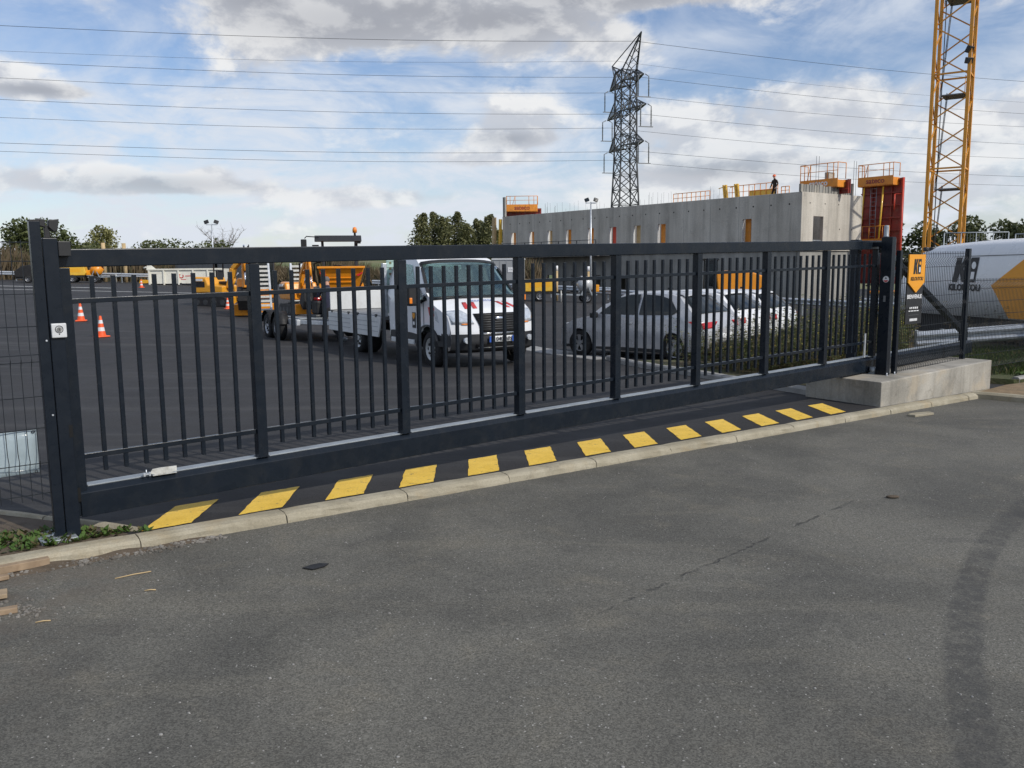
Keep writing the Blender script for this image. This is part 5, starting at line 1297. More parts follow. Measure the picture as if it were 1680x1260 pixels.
# chassis and bed
m = MB(); m.bx(-5.0, .5, -.42, -.30, .50, .66); m.bx(-5.0, .5, .30, .42, .50, .66); m.bx(-1.9, -1.2, -.8, -.45, .38, .62); m.build('chassis', 'chassis_black', trk, .01)
m = MB(); m.bx(-5.15, -2.02, -1.03, 1.03, .80, .89); m.build('bed_floor', 'steel_grey', trk, .01)
for s_ in (-1, 1):
    for x0, x1 in ((-5.13, -3.60), (-3.57, -2.06)):
        zc = 1.13 if s_ > 0 else .655           # the board towards the camera is folded down
        yy = s_*1.045 if s_ > 0 else -1.062
        xa = x0; xb = x1
        m = MB(); m.prism([(xa, zc-.215), (xb-(.16 if (s_ < 0 and x1 > -3) else 0), zc-.215), (xb, zc+.215), (xa, zc+.215)], 'y', yy-.018, yy+.018); d_ = m.build('dropside', 'bed_white', trk, .006)
        for z in (zc-.10, zc, zc+.10): mm = MB(); mm.box(((x0+x1)/2-.06, yy-.021, z), (x1-x0-.20, .004, .010)); mm.build('groove', 'galvanised_dull', d_)
        for xx in (x0+.25, x1-.25): mm = MB(); mm.box((xx, s_*1.075, .885), (.07, .03, .06)); mm.build('latch', 'steel_dark', d_)
    m = MB(); m.box((-5.10, s_*.80, .66), (.06, .32, .12)); m.build('tail_lamp', 'red_lamp', trk, .01)
m = MB(); m.box((-5.15, 0, 1.12), (.035, 2.04, .44)); m.build('tailgate', 'bed_white', trk, .008)
for s_ in (-1, 1): m = MB(); m.box((-2.0, s_*1.0, 1.42), (.09, .09, 1.1)); m.build('corner_stake', 'galvanised', trk, .01)
m = MB(); m.box((-1.15, -1.0, .44), (1.05, .06, .09)); m.build('side_step', 'bed_white', trk, .01)
m = MB(); m.bx(-5.35, -5.0, -.05, .05, .42, .52); m.ball((-5.38, 0, .53), .035); m.build('tow_ball', 'chassis_black', trk)
for x, tw, rr_ in ((0, False, .345), (-3.47, True, .345)):
    for s_ in (-1, 1): wheel(trk, x, s_*(.88 if not tw else .80), rr_, .22, s_, 'rim_white', 10, 'steel', tw)
for s_ in (-1, 1):
    m = MB(); m.lathe([(.43, -.10), (.45, -.10), (.45, .10), (.43, .10)], 20, (-3.47, s_*.82, .35), 'y', a0=R(15), a1=R(165)); m.build('rear_wing', 'chassis_black', trk)
    m = MB(); m.lathe([(.425, -.05), (.450, -.05), (.450, .012), (.425, .012)], 24, (-.06, s_*.985, .36), 'y', a0=R(22), a1=R(180)); m.build('arch_trim', 'dark_trim', trk)

# -- cars
def hatchback(label, loc, rz_, mat, lamp=.40, group='cars parked nose in behind the gate', h=1.0, black_glass=True, tail=True, rim='rim'):
    t = thing('parked_car', label, 'car', loc, rz_, group)
    def hw(x, z):
        w = .885-.03*abs(z-.6)/.4 if z < .93*h else .865-.235*((z-.93*h)/(.5*h))**1.1
        if x > 0: w -= .14*(x/.82)**2
        if x < -2.7: w -= .10*((-2.7-x)/.65)**2
        return w
    bow = lambda x, z: .20*max(0, min(1, x/.7)) if x > -.2 else (-.13*max(0, min(1, (-2.3-x)/.8)) if x < -2.3 else .03)
    crown = lambda x, z: .045 if z > 1.2*h else (.03 if z > .7 else 0)
    out = [(.66, .22), (.80, .30), (.84, .45), (.80, .62), (.68, .74), (.25, .87), (-.20, .945), (-.28, .965), (-.62, 1.18*h), (-1.02, 1.385*h), (-1.25, 1.435*h), (-1.8, 1.455*h), (-2.35, 1.43*h), (-2.62, 1.375*h), (-2.92, 1.16*h), (-3.14, .985*h), (-3.26, .93), (-3.33, .74), (-3.36, .52), (-3.30, .34), (-3.12, .24)]
    c = Car(out, hw, lambda x: .20, [(0, .345, .31), (-2.55, .345, .31)], bow, crown, mat, t, trim_z=lambda x: .27, sub=4)
    c.side_panel('side_window', [(-.55, .965*h), (-1.03, 1.31*h), (-1.28, 1.37*h), (-1.55, 1.385*h), (-1.55, .965*h)], 'glass_dark', .008)
    c.side_panel('side_window', [(-1.62, .965*h), (-1.62, 1.385*h), (-2.05, 1.365*h), (-2.40, 1.28*h), (-2.66, 1.05*h), (-2.52, .985*h)], 'glass_dark', .008)
    c.shell_panel('windscreen', (-.31, .985*h), (-1.0, 1.375*h), -.90, .90, 'glass_dark', .008, 8, v0b=-.86, v1b=.86)
    c.shell_panel('rear_window', (-2.66, 1.345*h), (-3.10, 1.015*h), -.84, .84, 'glass_dark', .010, 8, v0b=-.94, v1b=.94)
    c.shell_panel('spoiler', (-2.42, 1.425*h), (-2.68, 1.37*h), -.86, .86, mat, .030, 6)
    for s_ in (-1, 1):
        lo_ = min(.86, lamp+.22); a, b = sorted((s_*lamp, s_*.99)); c.shell_panel('tail_lamp', (-3.275, .90), (-3.325, .775), a, b, 'red_lamp', .014, 5, v0b=(lo_ if s_ > 0 else -.99), v1b=(.99 if s_ > 0 else -lo_))
        c.side_panel('tail_lamp', [(-2.98, .90), (-3.20, .92), (-3.24, .78)], 'red_lamp', .010, sides=(s_,))
        a, b = sorted((s_*.52, s_*.97)); c.shell_panel('headlamp', (.81, .60), (.66, .75), a, b, 'lamp_glass', .008, 4)
        m = MB(); m.box((-.52, s_*.99, .98), (.12, .20, .13)); m.build('mirror', 'black_plastic', t, .03)
        m = MB(); m.bx(-1.48, -1.30, s_*.872, s_*.895, .80, .83); m.build('door_handle', mat if mat != 'white_paint' else 'white_paint', t, .006)
        for xx in (-.42, -1.585): c.side_panel('door_gap', [(xx, .32), (xx, .94), (xx-.010, .94), (xx-.010, .32)], 'black_plastic', .003, sides=(s_,))
    c.shell_panel('number_plate', (-3.345, .64), (-3.36, .53), -.30, .30, 'plate_white', .012, 3)
    c.shell_panel('rear_bumper_trim', (-3.355, .46), (-3.31, .34), -.75, .75, 'dark_trim', .008, 4)
    m = MB(); m.box((-2.1, .3, 1.50*h), (.14, .03, .05)); m.build('aerial', 'black_plastic', t, .01)
    for x in (0, -2.55):
        for s_ in (-1, 1): wheel(t, x, s_*.76, .315, .20, s_, rim, 5, 'spoke')
    return t
CA_ = math.atan2(.669, -.743)
def park(label, fx, fy, k, mat, h=1.0, rim='rim', da=0., lamp=.4):     # fx, fy: where the left front wheel stands
    a = CA_+da; lf = Vector((-math.sin(a), math.cos(a), 0)); q = Vector((fx, fy, 0))-lf*.76*k
    t = hatchback(label, (q.x, q.y, gz(q.x, q.y)+.01), a, mat, h=h, rim=rim, lamp=lamp); t.scale = (k, k, k); return t
park('silver grey hatchback parked behind the gate, nearest of the parked cars', 1.53, 18.62, .93, 'silver_paint', 1.05)
park('white hatchback parked just beyond the silver car', 2.80, 20.85, .95, 'white_paint', 1.04, 'rim_dark', R(1), .80)
park('white car beyond the two hatchbacks, half hidden by weeds', 4.05, 22.8, .96, 'white_paint', 1.02, 'rim', R(2), .84)

# -- white trailer with the K logo behind the fence, right
tb = thing('box_trailer', 'big white round nosed box trailer with an orange chevron and black K logo', 'trailer', (10.95, 22.6, -.55), math.atan2(-4.4, .95))
# local x runs along the side towards the camera; local y=-? side facing the camera is +y or -y
m = MB(); Lb = 7.2; prof = []
rows = [(0.0, 1.2, .95), (.15, 1.85, .98), (.42, 2.22, 1.0), (.85, 2.52, 1.0), (1.4, 2.66, 1.0), (2.6, 2.72, 1.0), (4.5, 2.74, 1.0), (Lb, 2.74, 1.0)]
sec = [(0, .38), (0, 1.0)]
ring = []
for x, zt, f in rows:
    pts = []
    zb = 1.0
    for y, z in ((-1.05*f, zb), (-1.06*f, zb+(zt-zb)*.45), (-1.03*f, zt-.32*f), (-.96*f, zt-.12*f), (-.80*f, zt-.02), (-.3, zt+.02), (.3, zt+.02), (.80*f, zt-.02), (.96*f, zt-.12*f), (1.03*f, zt-.32*f), (1.06*f, zb+(zt-zb)*.45), (1.05*f, zb)): pts.append((x, y, z))
    ring.append(pts)
k = 12
for pts in ring: m.v += pts
for i in range(len(ring)-1):
    for j in range(k): m.f.append([i*k+j, i*k+(j+1) % k, (i+1)*k+(j+1) % k, (i+1)*k+j]); m.m.append(0); m.s.append(j not in (11,))
m.f.append(list(range(k))); m.f.append([(len(ring)-1)*k+j for j in range(k)]); m.m += [0, 0]; m.s += [False, False]
m.build('body', 'white_paint', tb)
SD = -1                              # the side that faces the camera
def tside(x, z):                     # y of the side skin
    zt = interp([(a, b) for a, b, c in rows], x); zb = 1.0; zm = zb+(zt-zb)*.45; zu = zt-.32
    if z <= zm: return 1.05+(z-zb)/(zm-zb)*.01
    if z <= zu: return 1.06-(z-zm)/(zu-zm)*.03
    return 1.03-(z-zu)/.2*.07
def tpanel(name, poly, mat, off=.006, thick=.004, parent=tb):
    mm = MB(); P2 = []
    for i in range(len(poly)):
        a, b = poly[i], poly[(i+1) % len(poly)]
        for j in range(4): P2.append((a[0]+(b[0]-a[0])*j/4, a[1]+(b[1]-a[1])*j/4))
    mm.add([(x, SD*(tside(x, z)+off), z) for x, z in P2], tess(P2)); o = mm.build(name, mat, parent); q = o.modifiers.new('t', 'SOLIDIFY'); q.thickness = thick; q.offset = 0
tpanel('chevron', [(3.40, 1.72), (4.62, 2.53), (7.0, 2.53), (5.7, 1.72), (6.5, 1.02), (3.95, 1.02)], 'mark_orange')
tpanel('seam', [(.85, 2.36), (7.1, 2.42), (7.1, 2.405), (.85, 2.345)], 'steel_grey', .009)
LX, LZ, LH = 2.58, 2.06, .56         # the K logo, same drawing as on the sign
def kp(poly): tpanel('logo_letter', [(LX+a*LH*1.15, LZ+b*LH) for a, b in poly], 'mark_black', .010)
kp([(-.62, -.5), (-.36, -.5), (-.29, -.10), (-.14, -.5), (.10, -.5), (-.11, .06), (.14, .5), (-.10, .5), (-.255, .12), (-.20, .5), (-.47, .5)]); kp([(.07, .02), (.20, -.5), (.50, -.5), (.62, .5), (.26, .5)])
tpanel('logo_ring', [(LX+.40*LH*1.15+.12*LH*math.cos(R(a)), LZ+.18*LH+.15*LH*math.sin(R(a))) for a in range(0, 360, 30)], 'white_paint', .014)
tpanel('logo_keyhole', [(LX+.28*LH*1.15, LZ-.38*LH), (LX+.44*LH*1.15, LZ-.38*LH), (LX+.46*LH*1.15, LZ-.08*LH), (LX+.30*LH*1.15, LZ-.08*LH)], 'white_paint', .014)
text('lettering', 'KILOUTOU', .20, 'mark_black', tb, plane_mtx((LX, SD*1.076, LZ-.41), (1, 0, 0), (0, 0, 1)), .001, bold=.008)
for i in range(2): m = MB(); m.box((.95+i*.22, -.85, 2.56), (.12, .10, .10)); m.build('marker_lamp', 'black_plastic', tb, .02)
for x in (4.6, 5.5):
    for s_ in (-1, 1): wheel(tb, x, s_*.95, .36, .24, s_, 'rim', 5, 'steel')
m = MB(); m.bx(.6, 7.0, -.8, .8, .55, .99); m.tube([(.7, 0, .5), (-1.0, 0, .5)], .06, 8); m.build('chassis', 'chassis_black', tb)
m = MB(); m.lathe([(.47, -.05), (.52, -.05), (.52, .05), (.47, .05)], 24, (5.05, -1.0, .40), 'y', a0=R(10), a1=R(170)); m.build('wheel_arch', 'chassis_black', tb)

# ------------------------------------------------------------ construction machines
def track(m, x0, x1, y, w, h):
    r = h/2; pts = []
    for a in range(-90, 91, 30): pts.append((x1-r+r*math.cos(R(a)), r+r*math.sin(R(a))))
    for a in range(90, 271, 30): pts.append((x0+r+r*math.cos(R(a)), r+r*math.sin(R(a))))
    m.prism(pts, 'y', y-w/2, y+w/2)
def excavator(label, loc, rz_, sc, mat, boom=1, cab='cab', group='yellow site machines', swing=0):
    t = thing('excavator', label, 'excavator', loc, rz_, group); t.scale = (sc, sc, sc)
    for y in (-.62, .62):
        m = MB(); track(m, -.95, .95, y, .32, .46); tr = m.build('track', 'chassis_black', t, .02)
        m = MB(); [m.cyl((x, y-.17, .2), (x, y+.17, .2), .13, n=12) for x in (-.7, -.25, .25, .7)]; m.build('road_wheels', 'steel_dark', tr)
    m = MB(); m.bx(-.7, .7, -.45, .45, .22, .52); m.build('undercarriage', 'steel_dark', t, .03)
    m = MB(); m.prism([(1.15, .1), (1.30, .05), (1.34, .45), (1.2, .48)], 'y', -.78, .78); m.beam((.5, -.4, .35), (1.2, -.4, .3), .10); m.beam((.5, .4, .35), (1.2, .4, .3), .10); m.build('dozer_blade', mat, t, .01)
    m = MB(); m.prism([(-1.02, .62), (.70, .62), (.70, .95), (-.1, 1.02), (-.25, 1.35), (-.85, 1.38), (-1.10, 1.15), (-1.12, .8)], 'y', -.70, .70); m.build('house', mat, t, .07, 3)
    m = MB(); m.bx(-1.0, -.3, -.712, -.702, .9, 1.15); m.build('vent', 'chassis_black', t)
    if cab == 'cab':
        m = MB()
        for x, y in ((-.25, -.05), (-.25, .66), (.62, -.05), (.62, .66)): m.beam((x, y, .95), (x*.92, y, 2.15), .07)
        m.bx(-.30, .66, -.10, .70, 2.15, 2.24); m.build('cab_frame', 'dark_trim', t, .02)
        m = MB(); m.bx(-.22, .60, -.03, .64, 1.0, 2.14); m.build('cab_glazing', 'glass_dark', t)
    else:
        m = MB(); m.bx(-.2, .3, .1, .55, 1.0, 1.15); m.box((-.25, .32, 1.4), (.12, .45, .55)); m.build('seat', 'dark_trim', t, .04); m = MB()
        for y in (.0, .66): m.tube([(-.3, y, .9), (-.3, y, 2.15), (.5, y, 2.2)], .035, 8)
        m.build('roll_bar', 'dark_trim', t); m = MB(); m.bx(-.36, .58, -.05, .72, 2.2, 2.26); m.build('canopy', 'dark_trim', t, .02)
    b = MB(); A = Vector((.75, -.3, .85)); E1 = Vector((1.25, -.3, 2.1)); E2 = Vector((2.0, -.3, 2.35)); S1 = Vector((2.35, -.3, 1.2)); K_ = Vector((2.1, -.3, .55))
    if boom == 2: E1 = Vector((1.05, -.3, 1.75)); E2 = Vector((1.75, -.3, 2.35)); S1 = Vector((1.85, -.3, 1.05)); K_ = Vector((1.6, -.3, .5))
    b.beam(A, E1, .20, .30, up=(0, 1, 0)); b.beam(E1, E2, .20, .27, up=(0, 1, 0)); b.build('boom', mat, t, .03)
    b = MB(); b.beam(E2+Vector((-.12, 0, .1)), S1, .16, .22, up=(0, 1, 0)); b.build('stick', mat, t, .03)
    b = MB(); b.prism([(K_.x-.35, K_.z+.05), (K_.x+.05, K_.z-.25), (K_.x+.3, K_.z+.1), (K_.x+.28, K_.z+.5), (K_.x+.1, K_.z+.6)], 'y', -.6, 0); b.build('bucket', 'chassis_black', t, .02)
    for p, q in ((A+Vector((.15, 0, .05)), E1+Vector((.25, 0, -.2))), (E1+Vector((.1, 0, .28)), E2+Vector((.15, 0, .18))), (E2+Vector((.1, 0, -.1)), S1+Vector((.2, 0, .1)))):
        mid = p.lerp(q, .55); b = MB(); b.tube([p, mid], .06, 8); cy = b.build('ram', mat, t); b = MB(); b.tube([mid, q], .032, 8); b.build('rod', 'hydraulic', cy)
    b = MB(); b.tube([A+Vector((.1, .12, .3)), E1+Vector((0, .13, .2)), E2+Vector((0, .13, .15))], .025, 6); b.tube([A+Vector((.05, .16, .3)), E1+Vector((-.05, .16, .22)), E2+Vector((0, .16, .2))], .02, 6); b.build('hose', 'rubber_hose', t)
    b = MB(); b.bx(-.9, -.4, -.745, -.713, 1.18, 1.28); b.build('decal', 'mark_white', t)
    return t
def zat(x, y): return gz(x, y)
# midi excavator behind the trailer, folded towards the camera
excavator('big yellow excavator with its boom folded, left of the trailer ramps', (-9.35, 31.6, zat(-9.35, 31.6)), R(-75), .98, 'orange_paint', 2)
excavator('small yellow digger with a thin boom beside the cones, left of the big excavator', (-12.6, 37.3, zat(-12.6, 37.3)), R(-20), .92, 'yellow_paint_machine', 2, 'bar')
# body of the loading shovel right of it, seen as a tapered orange hull
ld = thing('site_loader', 'orange wheeled loader hull right of the black cab, behind the white cars', 'loader', (10.75, 40.2, zat(10.75, 40.2)), R(-4)); ld.scale = (.72, .85, .98)
m = MB(); m.prism([(-1.6, .95), (-1.75, 1.95), (-.9, 2.02), (.6, 1.92), (1.35, 1.72), (1.30, 1.40), (.75, .90)], 'y', -.75, .75); m.build('hull', 'orange_paint', ld, .06, 3)
m = MB(); m.prism([(1.36, 1.66), (1.72, 1.75), (1.55, 1.42), (1.31, 1.40)], 'y', -.6, .6); m.build('bucket_lip', 'orange_paint', ld, .02)
m = MB(); m.bx(-1.4, 1.1, -.6, .6, .55, .90); m.build('chassis', 'chassis_black', ld, .03)
for x in (-1.0, .9):
    for s_ in (-1, 1): wheel(ld, x, s_*.72, .52, .34, s_, 'yellow_bright' if False else 'rim', 5, 'steel')
m = MB()
for x, y in ((-2.3, -.5), (-2.3, .5), (-1.65, -.5), (-1.65, .5)): m.beam((x, y, .9), (x, y, 2.5), .08)
m.bx(-2.4, -1.55, -.6, .6, 2.5, 2.6); m.bx(-2.25, -1.68, -.45, .45, 1.0, 2.49); m.build('cab', 'glass_dark', ld, .02)
m = MB(); m.bx(-2.5, -1.55, -.7, .7, .55, 1.05); m.build('step_box', 'chassis_black', ld, .03)

# site dumper with canopy and beacon
dp = thing('site_dumper', 'yellow site dumper with a big skip, black canopy and amber beacon behind the truck bed', 'dumper', (-6.75, 34.2, zat(-6.75, 34.2)), R(-78))
m = MB()                       # skip: tapered tub facing the camera (local +x)
top_ = [(1.9, -.86), (1.9, .86), (.25, .86), (.25, -.86)]; bot = [(1.45, -.62), (1.45, .62), (.45, .62), (.45, -.62)]
zt, zb = 1.80, .88
vs = [(x, y, zt) for x, y in top_]+[(x, y, zb) for x, y in bot]+[(x*.95+.05, y*.92, zt-.002) for x, y in top_]+[(x*.9+.1, y*.9, zb+.12) for x, y in bot]
m.add(vs, [(0, 1, 5, 4), (1, 2, 6, 5), (2, 3, 7, 6), (3, 0, 4, 7), (4, 5, 6, 7), (0, 8, 9, 1), (1, 9, 10, 2), (2, 10, 11, 3), (3, 11, 8, 0), (8, 12, 13, 9), (9, 13, 14, 10), (10, 14, 15, 11), (11, 15, 12, 8), (12, 15, 14, 13)]); m.build('skip', 'orange_paint', dp, .03, 3)
m = MB(); m.bx(1.93, 1.97, -.88, .88, 1.74, 1.82); m.build('skip_rim', 'orange_paint', dp, .015)
for z in (1.22, 1.38):
    m = MB(); x = 1.45+(z-.88)/.92*.45; m.box((x+.02, 0, z), (.03, 1.05, .045), (0, .45, 0)); m.build('skip_rib', 'orange_paint', dp, .01)
for s_ in (-1, 1):
    m = MB(); m.prism([(s_*.55, 1.50), (s_*.78, 1.60), (s_*.80, 1.56), (s_*.62, 1.44)], 'x', 1.80, 1.835); m.build('skip_lamp', 'red_lamp', dp)
    m = MB(); m.prism([(s_*.62, .9), (s_*.87, .55), (s_*.87, .95), (s_*.80, 1.2)], 'x', 1.4, 1.65); m.build('skip_ear', 'orange_paint', dp)
m = MB(); m.bx(-1.9, 1.3, -.45, .45, .50, .86); m.build('chassis', 'chassis_black', dp, .04)
m = MB(); m.prism([(-2.0, .86), (-.5, .86), (-.5, 1.15), (-.75, 1.5), (-1.85, 1.5), (-2.0, 1.3)], 'y', -.6, .6); m.build('bonnet', 'orange_paint', dp, .06, 3)
m = MB(); m.bx(-.75, -.35, -.28, .28, 1.2, 1.32); m.box((-.78, 0, 1.6), (.12, .5, .55)); m.build('seat', 'dark_trim', dp, .03)
m = MB()
for s_ in (-1, 1): m.beam((-.95, s_*.62, .9), (-.95, s_*.66, 2.95), .10); m.beam((.15, s_*.62, .9), (.05, s_*.66, 2.90), .10)
m.beam((-.95, 0, 2.9), (.1, 0, 2.9), .06); m.build('canopy_frame', 'dark_trim', dp, .015)
m = MB(); m.prism([(-1.15, 2.90), (-1.0, 3.02), (.15, 3.02), (.42, 2.80), (.38, 2.76), (.12, 2.92), (-1.0, 2.92)], 'y', -.95, .85); m.build('canopy', 'dark_trim', dp, .02)
m = MB(); m.bx(-.4, .2, -1.05, -.80, 2.62, 2.66); m.build('light_bracket', 'dark_trim', dp); m = MB(); m.box((.30, .70, 2.78), (.12, .24, .16)); m.build('work_lamp', 'black_plastic', dp, .02)
m = MB(); m.tube([(.3, -.78, 2.95), (.35, -1.25, 2.98), (.35, -1.32, 2.9)], .02, 6); m.build('mirror_arm', 'dark_trim', dp); m = MB(); m.box((.36, -1.36, 2.66), (.06, .22, .42)); m.build('mirror', 'black_plastic', dp, .03)
m = MB(); m.lathe([(.0, .0), (.085, 0), (.09, .12), (.07, .20), (.0, .23)], 16, (-.3, .62, 3.14)); m.build('beacon', 'amber_lamp', dp); m = MB(); m.cyl((-.3, .62, 3.02), (-.3, .62, 3.14), .045, n=10); m.build('beacon_stem', 'black_plastic', dp)
m = MB(); m.bx(1.46, 1.475, .5, .68, 1.5, 1.72); m.build('warning_plate', 'mark_white', dp)
for x in (1.0, -1.3):
    for s_ in (-1, 1): wheel(dp, x, s_*.78, .48, .36, s_, 'rim', 5, 'steel')

# plant trailer behind the truck with ramps, small machine on it
plt = thing('plant_trailer', 'low galvanised plant trailer with upright ramps hitched behind the white truck', 'trailer', (-5.28, 22.48, zat(-5.3, 22.4)), TA)
m = MB()
for s_ in (-1, 1): m.bx(-2.3, 1.4, s_*.78-.04, s_*.78+.04, .42, .56)
for x in (-2.25, -1.3, -.4, .5, 1.35): m.bx(x-.04, x+.04, -.78, .78, .44, .54)
m.beam((1.35, -.7, .5), (2.45, -.05, .48), .09); m.beam((1.35, .7, .5), (2.45, .05, .48), .09); m.bx(2.3, 2.75, -.05, .05, .44, .54); m.build('frame', 'galvanised', plt, .005)
m = MB(); m.bx(-2.25, 1.35, -.72, .72, .561, .585); m.build('deck', 'galvanised_dull', plt)
for x in (.40, -.40):
    for s_ in (-1, 1):
        wheel(plt, x, s_*.93, .33, .20, s_, 'rim', 5, 'steel')
for s_ in (-1, 1):
    for x in (.40, -.40):
        m = MB(); m.lathe([(.37, -.13), (.385, -.13), (.385, .13), (.37, .13)], 16, (x, s_*.93, .36), 'y', a0=R(10), a1=R(170)); m.build('mudguard', 'chassis_black', plt)
    m = MB()
    for o_ in (-.16, .16): m.beam((-2.30, s_*.48+o_, .58), (-2.42, s_*.48+o_, 1.95), .05, .06)
    rp = m.build('ramp', 'galvanised', plt)
    for i in range(11): m = MB(); z = .66+i*.12; m.box((-2.305-(z-.58)*.088, s_*.48, z), (.06, .34, .06)); m.build('ramp_rung', 'white_steel', rp)
m = MB(); m.bx(-2.42, -2.36, -.95, -.62, .30, .62); m.build('lamp_board', 'galvanised_dull', plt)
m = MB(); m.tube([(2.0, .12, .0), (2.0, .12, .75)], .03, 8); m.lathe([(.04, 0), (.11, .03), (.11, .08), (.04, .11)], 14, (2.0, .12, .02)); m.build('jockey_wheel', 'galvanised_dull', plt)
mini = excavator('mini excavator carried on the plant trailer behind the worker', (-5.55, 22.95, zat(-5.5, 22.9)+.59), TA, .62, 'orange_paint', 2, 'bar')
cp = thing('vibrating_plate', 'small black and red compactor plate at the front of the plant trailer', 'compactor', (-4.80, 21.65, zat(-4.8, 21.6)+.59), TA)
m = MB(); m.bx(-.3, .3, -.25, .25, 0, .08); m.build('base', 'steel_dark', cp, .02); m = MB(); m.bx(-.2, .2, -.18, .18, .081, .42); m.build('engine', 'chassis_black', cp, .04); m = MB(); m.bx(-.15, .15, -.14, .14, .421, .5); m.build('tank', 'red_lamp', cp, .03); m = MB(); m.tube([(-.2, -.15, .3), (-.5, -.15, .75), (-.5, .15, .75), (-.2, .15, .3)], .02, 6); m.build('handle', 'steel_dark', cp)

# small road trailers further back
def compressor(label, loc, rz_):
    t = thing('towed_compressor', label, 'compressor', loc, rz_, 'small towed machines')
    m = MB(); m.prism([(-.9, .55), (.85, .55), (.95, .75), (.85, 1.25), (-.85, 1.25), (-.95, 1.0)], 'y', -.55, .55); m.build('hood', 'yellow_bright', t, .05, 3)
    m = MB(); m.bx(-.8, .8, -.5, .5, .4, .549); m.tube([(.8, 0, .45), (1.9, 0, .5)], .05, 8); m.build('chassis', 'chassis_black', t)
    for s_ in (-1, 1): wheel(t, 0, s_*.66, .30, .18, s_, 'rim', 5, 'steel'); m = MB(); m.box((-.93, s_*.5, .5), (.06, .14, .12)); m.build('tail_lamp', 'red_lamp', t)
    m = MB(); m.bx(-.6, .6, -.553, -.551, .8, 1.1); m.build('panel', 'mark_yellow', t)
    return t
def mixer(label, loc, rz_, drum='mixer_grey'):
    t = thing('towed_mixer', label, 'concrete mixer', loc, rz_, 'small towed machines')
    m = MB(); m.beam((-.6, -.35, .45), (.7, -.35, .45), .08); m.beam((-.6, .35, .45), (.7, .35, .45), .08); m.beam((.7, 0, .45), (1.7, 0, .5), .08); m.beam((-.3, -.4, .45), (0, -.42, 1.15), .07); m.beam((.3, -.4, .45), (0, -.42, 1.15), .07); m.beam((-.3, .4, .45), (0, .42, 1.15), .07); m.beam((.3, .4, .45), (0, .42, 1.15), .07); m.build('frame', 'galvanised_dull', t)
    m = MB(); m.lathe([(.0, -.45), (.28, -.42), (.48, -.05), (.48, .1), (.27, .5), (.25, .5)], 20, (0, 0, 0)); dr = m.build('drum', drum, t); dr.location = (0, 0, 1.0); dr.rotation_euler = (0, R(55), 0)
    m = MB(); m.bx(-.75, -.35, -.22, .22, .6, 1.0); m.build('engine_box', 'mark_orange', t, .03)
    for s_ in (-1, 1): wheel(t, 0, s_*.58, .28, .16, s_, 'rim', 5, 'steel')
    m = MB(); m.tube([(1.4, .1, 0), (1.4, .1, .7)], .03, 8); m.build('stand', 'white_steel', t)
    return t
compressor('yellow towed compressor behind the truck wing, below the concrete building', (1.55, 49.6, zat(1.5, 49.5)), R(6))
mixer('grey towed concrete mixer below the light mast', (4.2, 48.6, zat(4.2, 48.5)), R(185))
mixer('small yellow towed mixer by the far guard rail, left of the two wooden poles', (-32.9, 68.6, zat(-32.9, 68.6)), R(10), 'orange_paint')
compressor('small yellow roller trailer by the far guard rail, nearest the receiving post', (-34.4, 68.0, zat(-34.4, 68)), R(15))
bk = thing('black_trailer', 'low black covered trailer by the far guard rail at the left edge', 'trailer', (-36.5, 65.6, zat(-36.5, 65.6)), R(12), 'small towed machines')
m = MB(); m.prism([(-.9, .4), (.9, .4), (.95, .8), (.5, 1.0), (.2, 1.35), (-.4, 1.25), (-.95, .85)], 'y', -.6, .6); m.build('cover', 'chassis_black', bk, .05); m = MB(); m.bx(-.9, 1.4, -.5, .5, .28, .398); m.build('chassis', 'steel_dark', bk)
for s_ in (-1, 1): wheel(bk, 0, s_*.66, .26, .16, s_, 'rim', 5, 'steel')
ki = thing('kerb_ramp', 'small yellow ramp lying by the far guard rail', 'ramp', (-29.9, 69.3, zat(-29.9, 69.3)), R(5))
m = MB(); m.prism([(0, 0), (1.4, 0), (1.25, .22), (.1, .28)], 'y', 0, .5); m.build('ramp', 'mark_yellow', ki, .01)
for i, (x, lab) in enumerate(((3.05, 'left one of two yellow and white posts before the concrete building'), (4.9, 'right one of two yellow and white posts before the concrete building'))):
    t = thing('marker_post', lab, 'post', (x-.35, 50.6, zat(x, 50.6)), 0, 'yellow and white posts'); m = MB(); m.tube([(0, 0, 0), (0, 0, 1.75)], .07, 8); m.build('post', 'wood_pole', t); m = MB(); m.tube([(0, 0, 1.751), (0, 0, 2.05)], .07, 8); m.build('top', 'mark_white', t)

# ------------------------------------------------------------ traffic cones
def cone(label, x, y, h=.62):
    t = thing('traffic_cone', label, 'cone', (x, y, zat(x, y)), random.uniform(0, 6), 'orange and white traffic cones'); k = h/.62
    m = MB(); m.bx(-.18*k, .18*k, -.18*k, .18*k, 0, .045*k); m.build('base', 'cone_orange', t, .02)
    def rad(z): return (.125-(z-.045)/.575*.095)*k
    for z0, z1, mt, nm in ((.045, .18, 'cone_orange', 'body'), (.18, .29, 'cone_white', 'band'), (.29, .40, 'cone_orange', 'body'), (.40, .50, 'cone_white', 'band'), (.50, .62, 'cone_orange', 'body')):
        m = MB(); m.lathe([(rad(z0), z0*k), (rad(z1), z1*k)]+([(.001, z1*k)] if z1 > .61 else []), 20); m.build(nm, mt, t)
cone('orange and white cone farther left of the two beside the gate', -13.37, 26.64, .56); cone('nearest and largest orange and white cone, left behind the gate bars', -10.25, 21.38, .53)
cone('small cone left of the white skip', -25.3, 59, .56); cone('small cone in front of the middle of the white skip', -22.9, 62.5, .56); cone('small cone right of the skip, by the thin boom digger', -16.2, 47.2, .70); cone('tiny cone on the open yard left of the big excavator', -11.55, 35, .45); cone('small cone above the truck bed, left of the cab', -6.86, 43, .85)

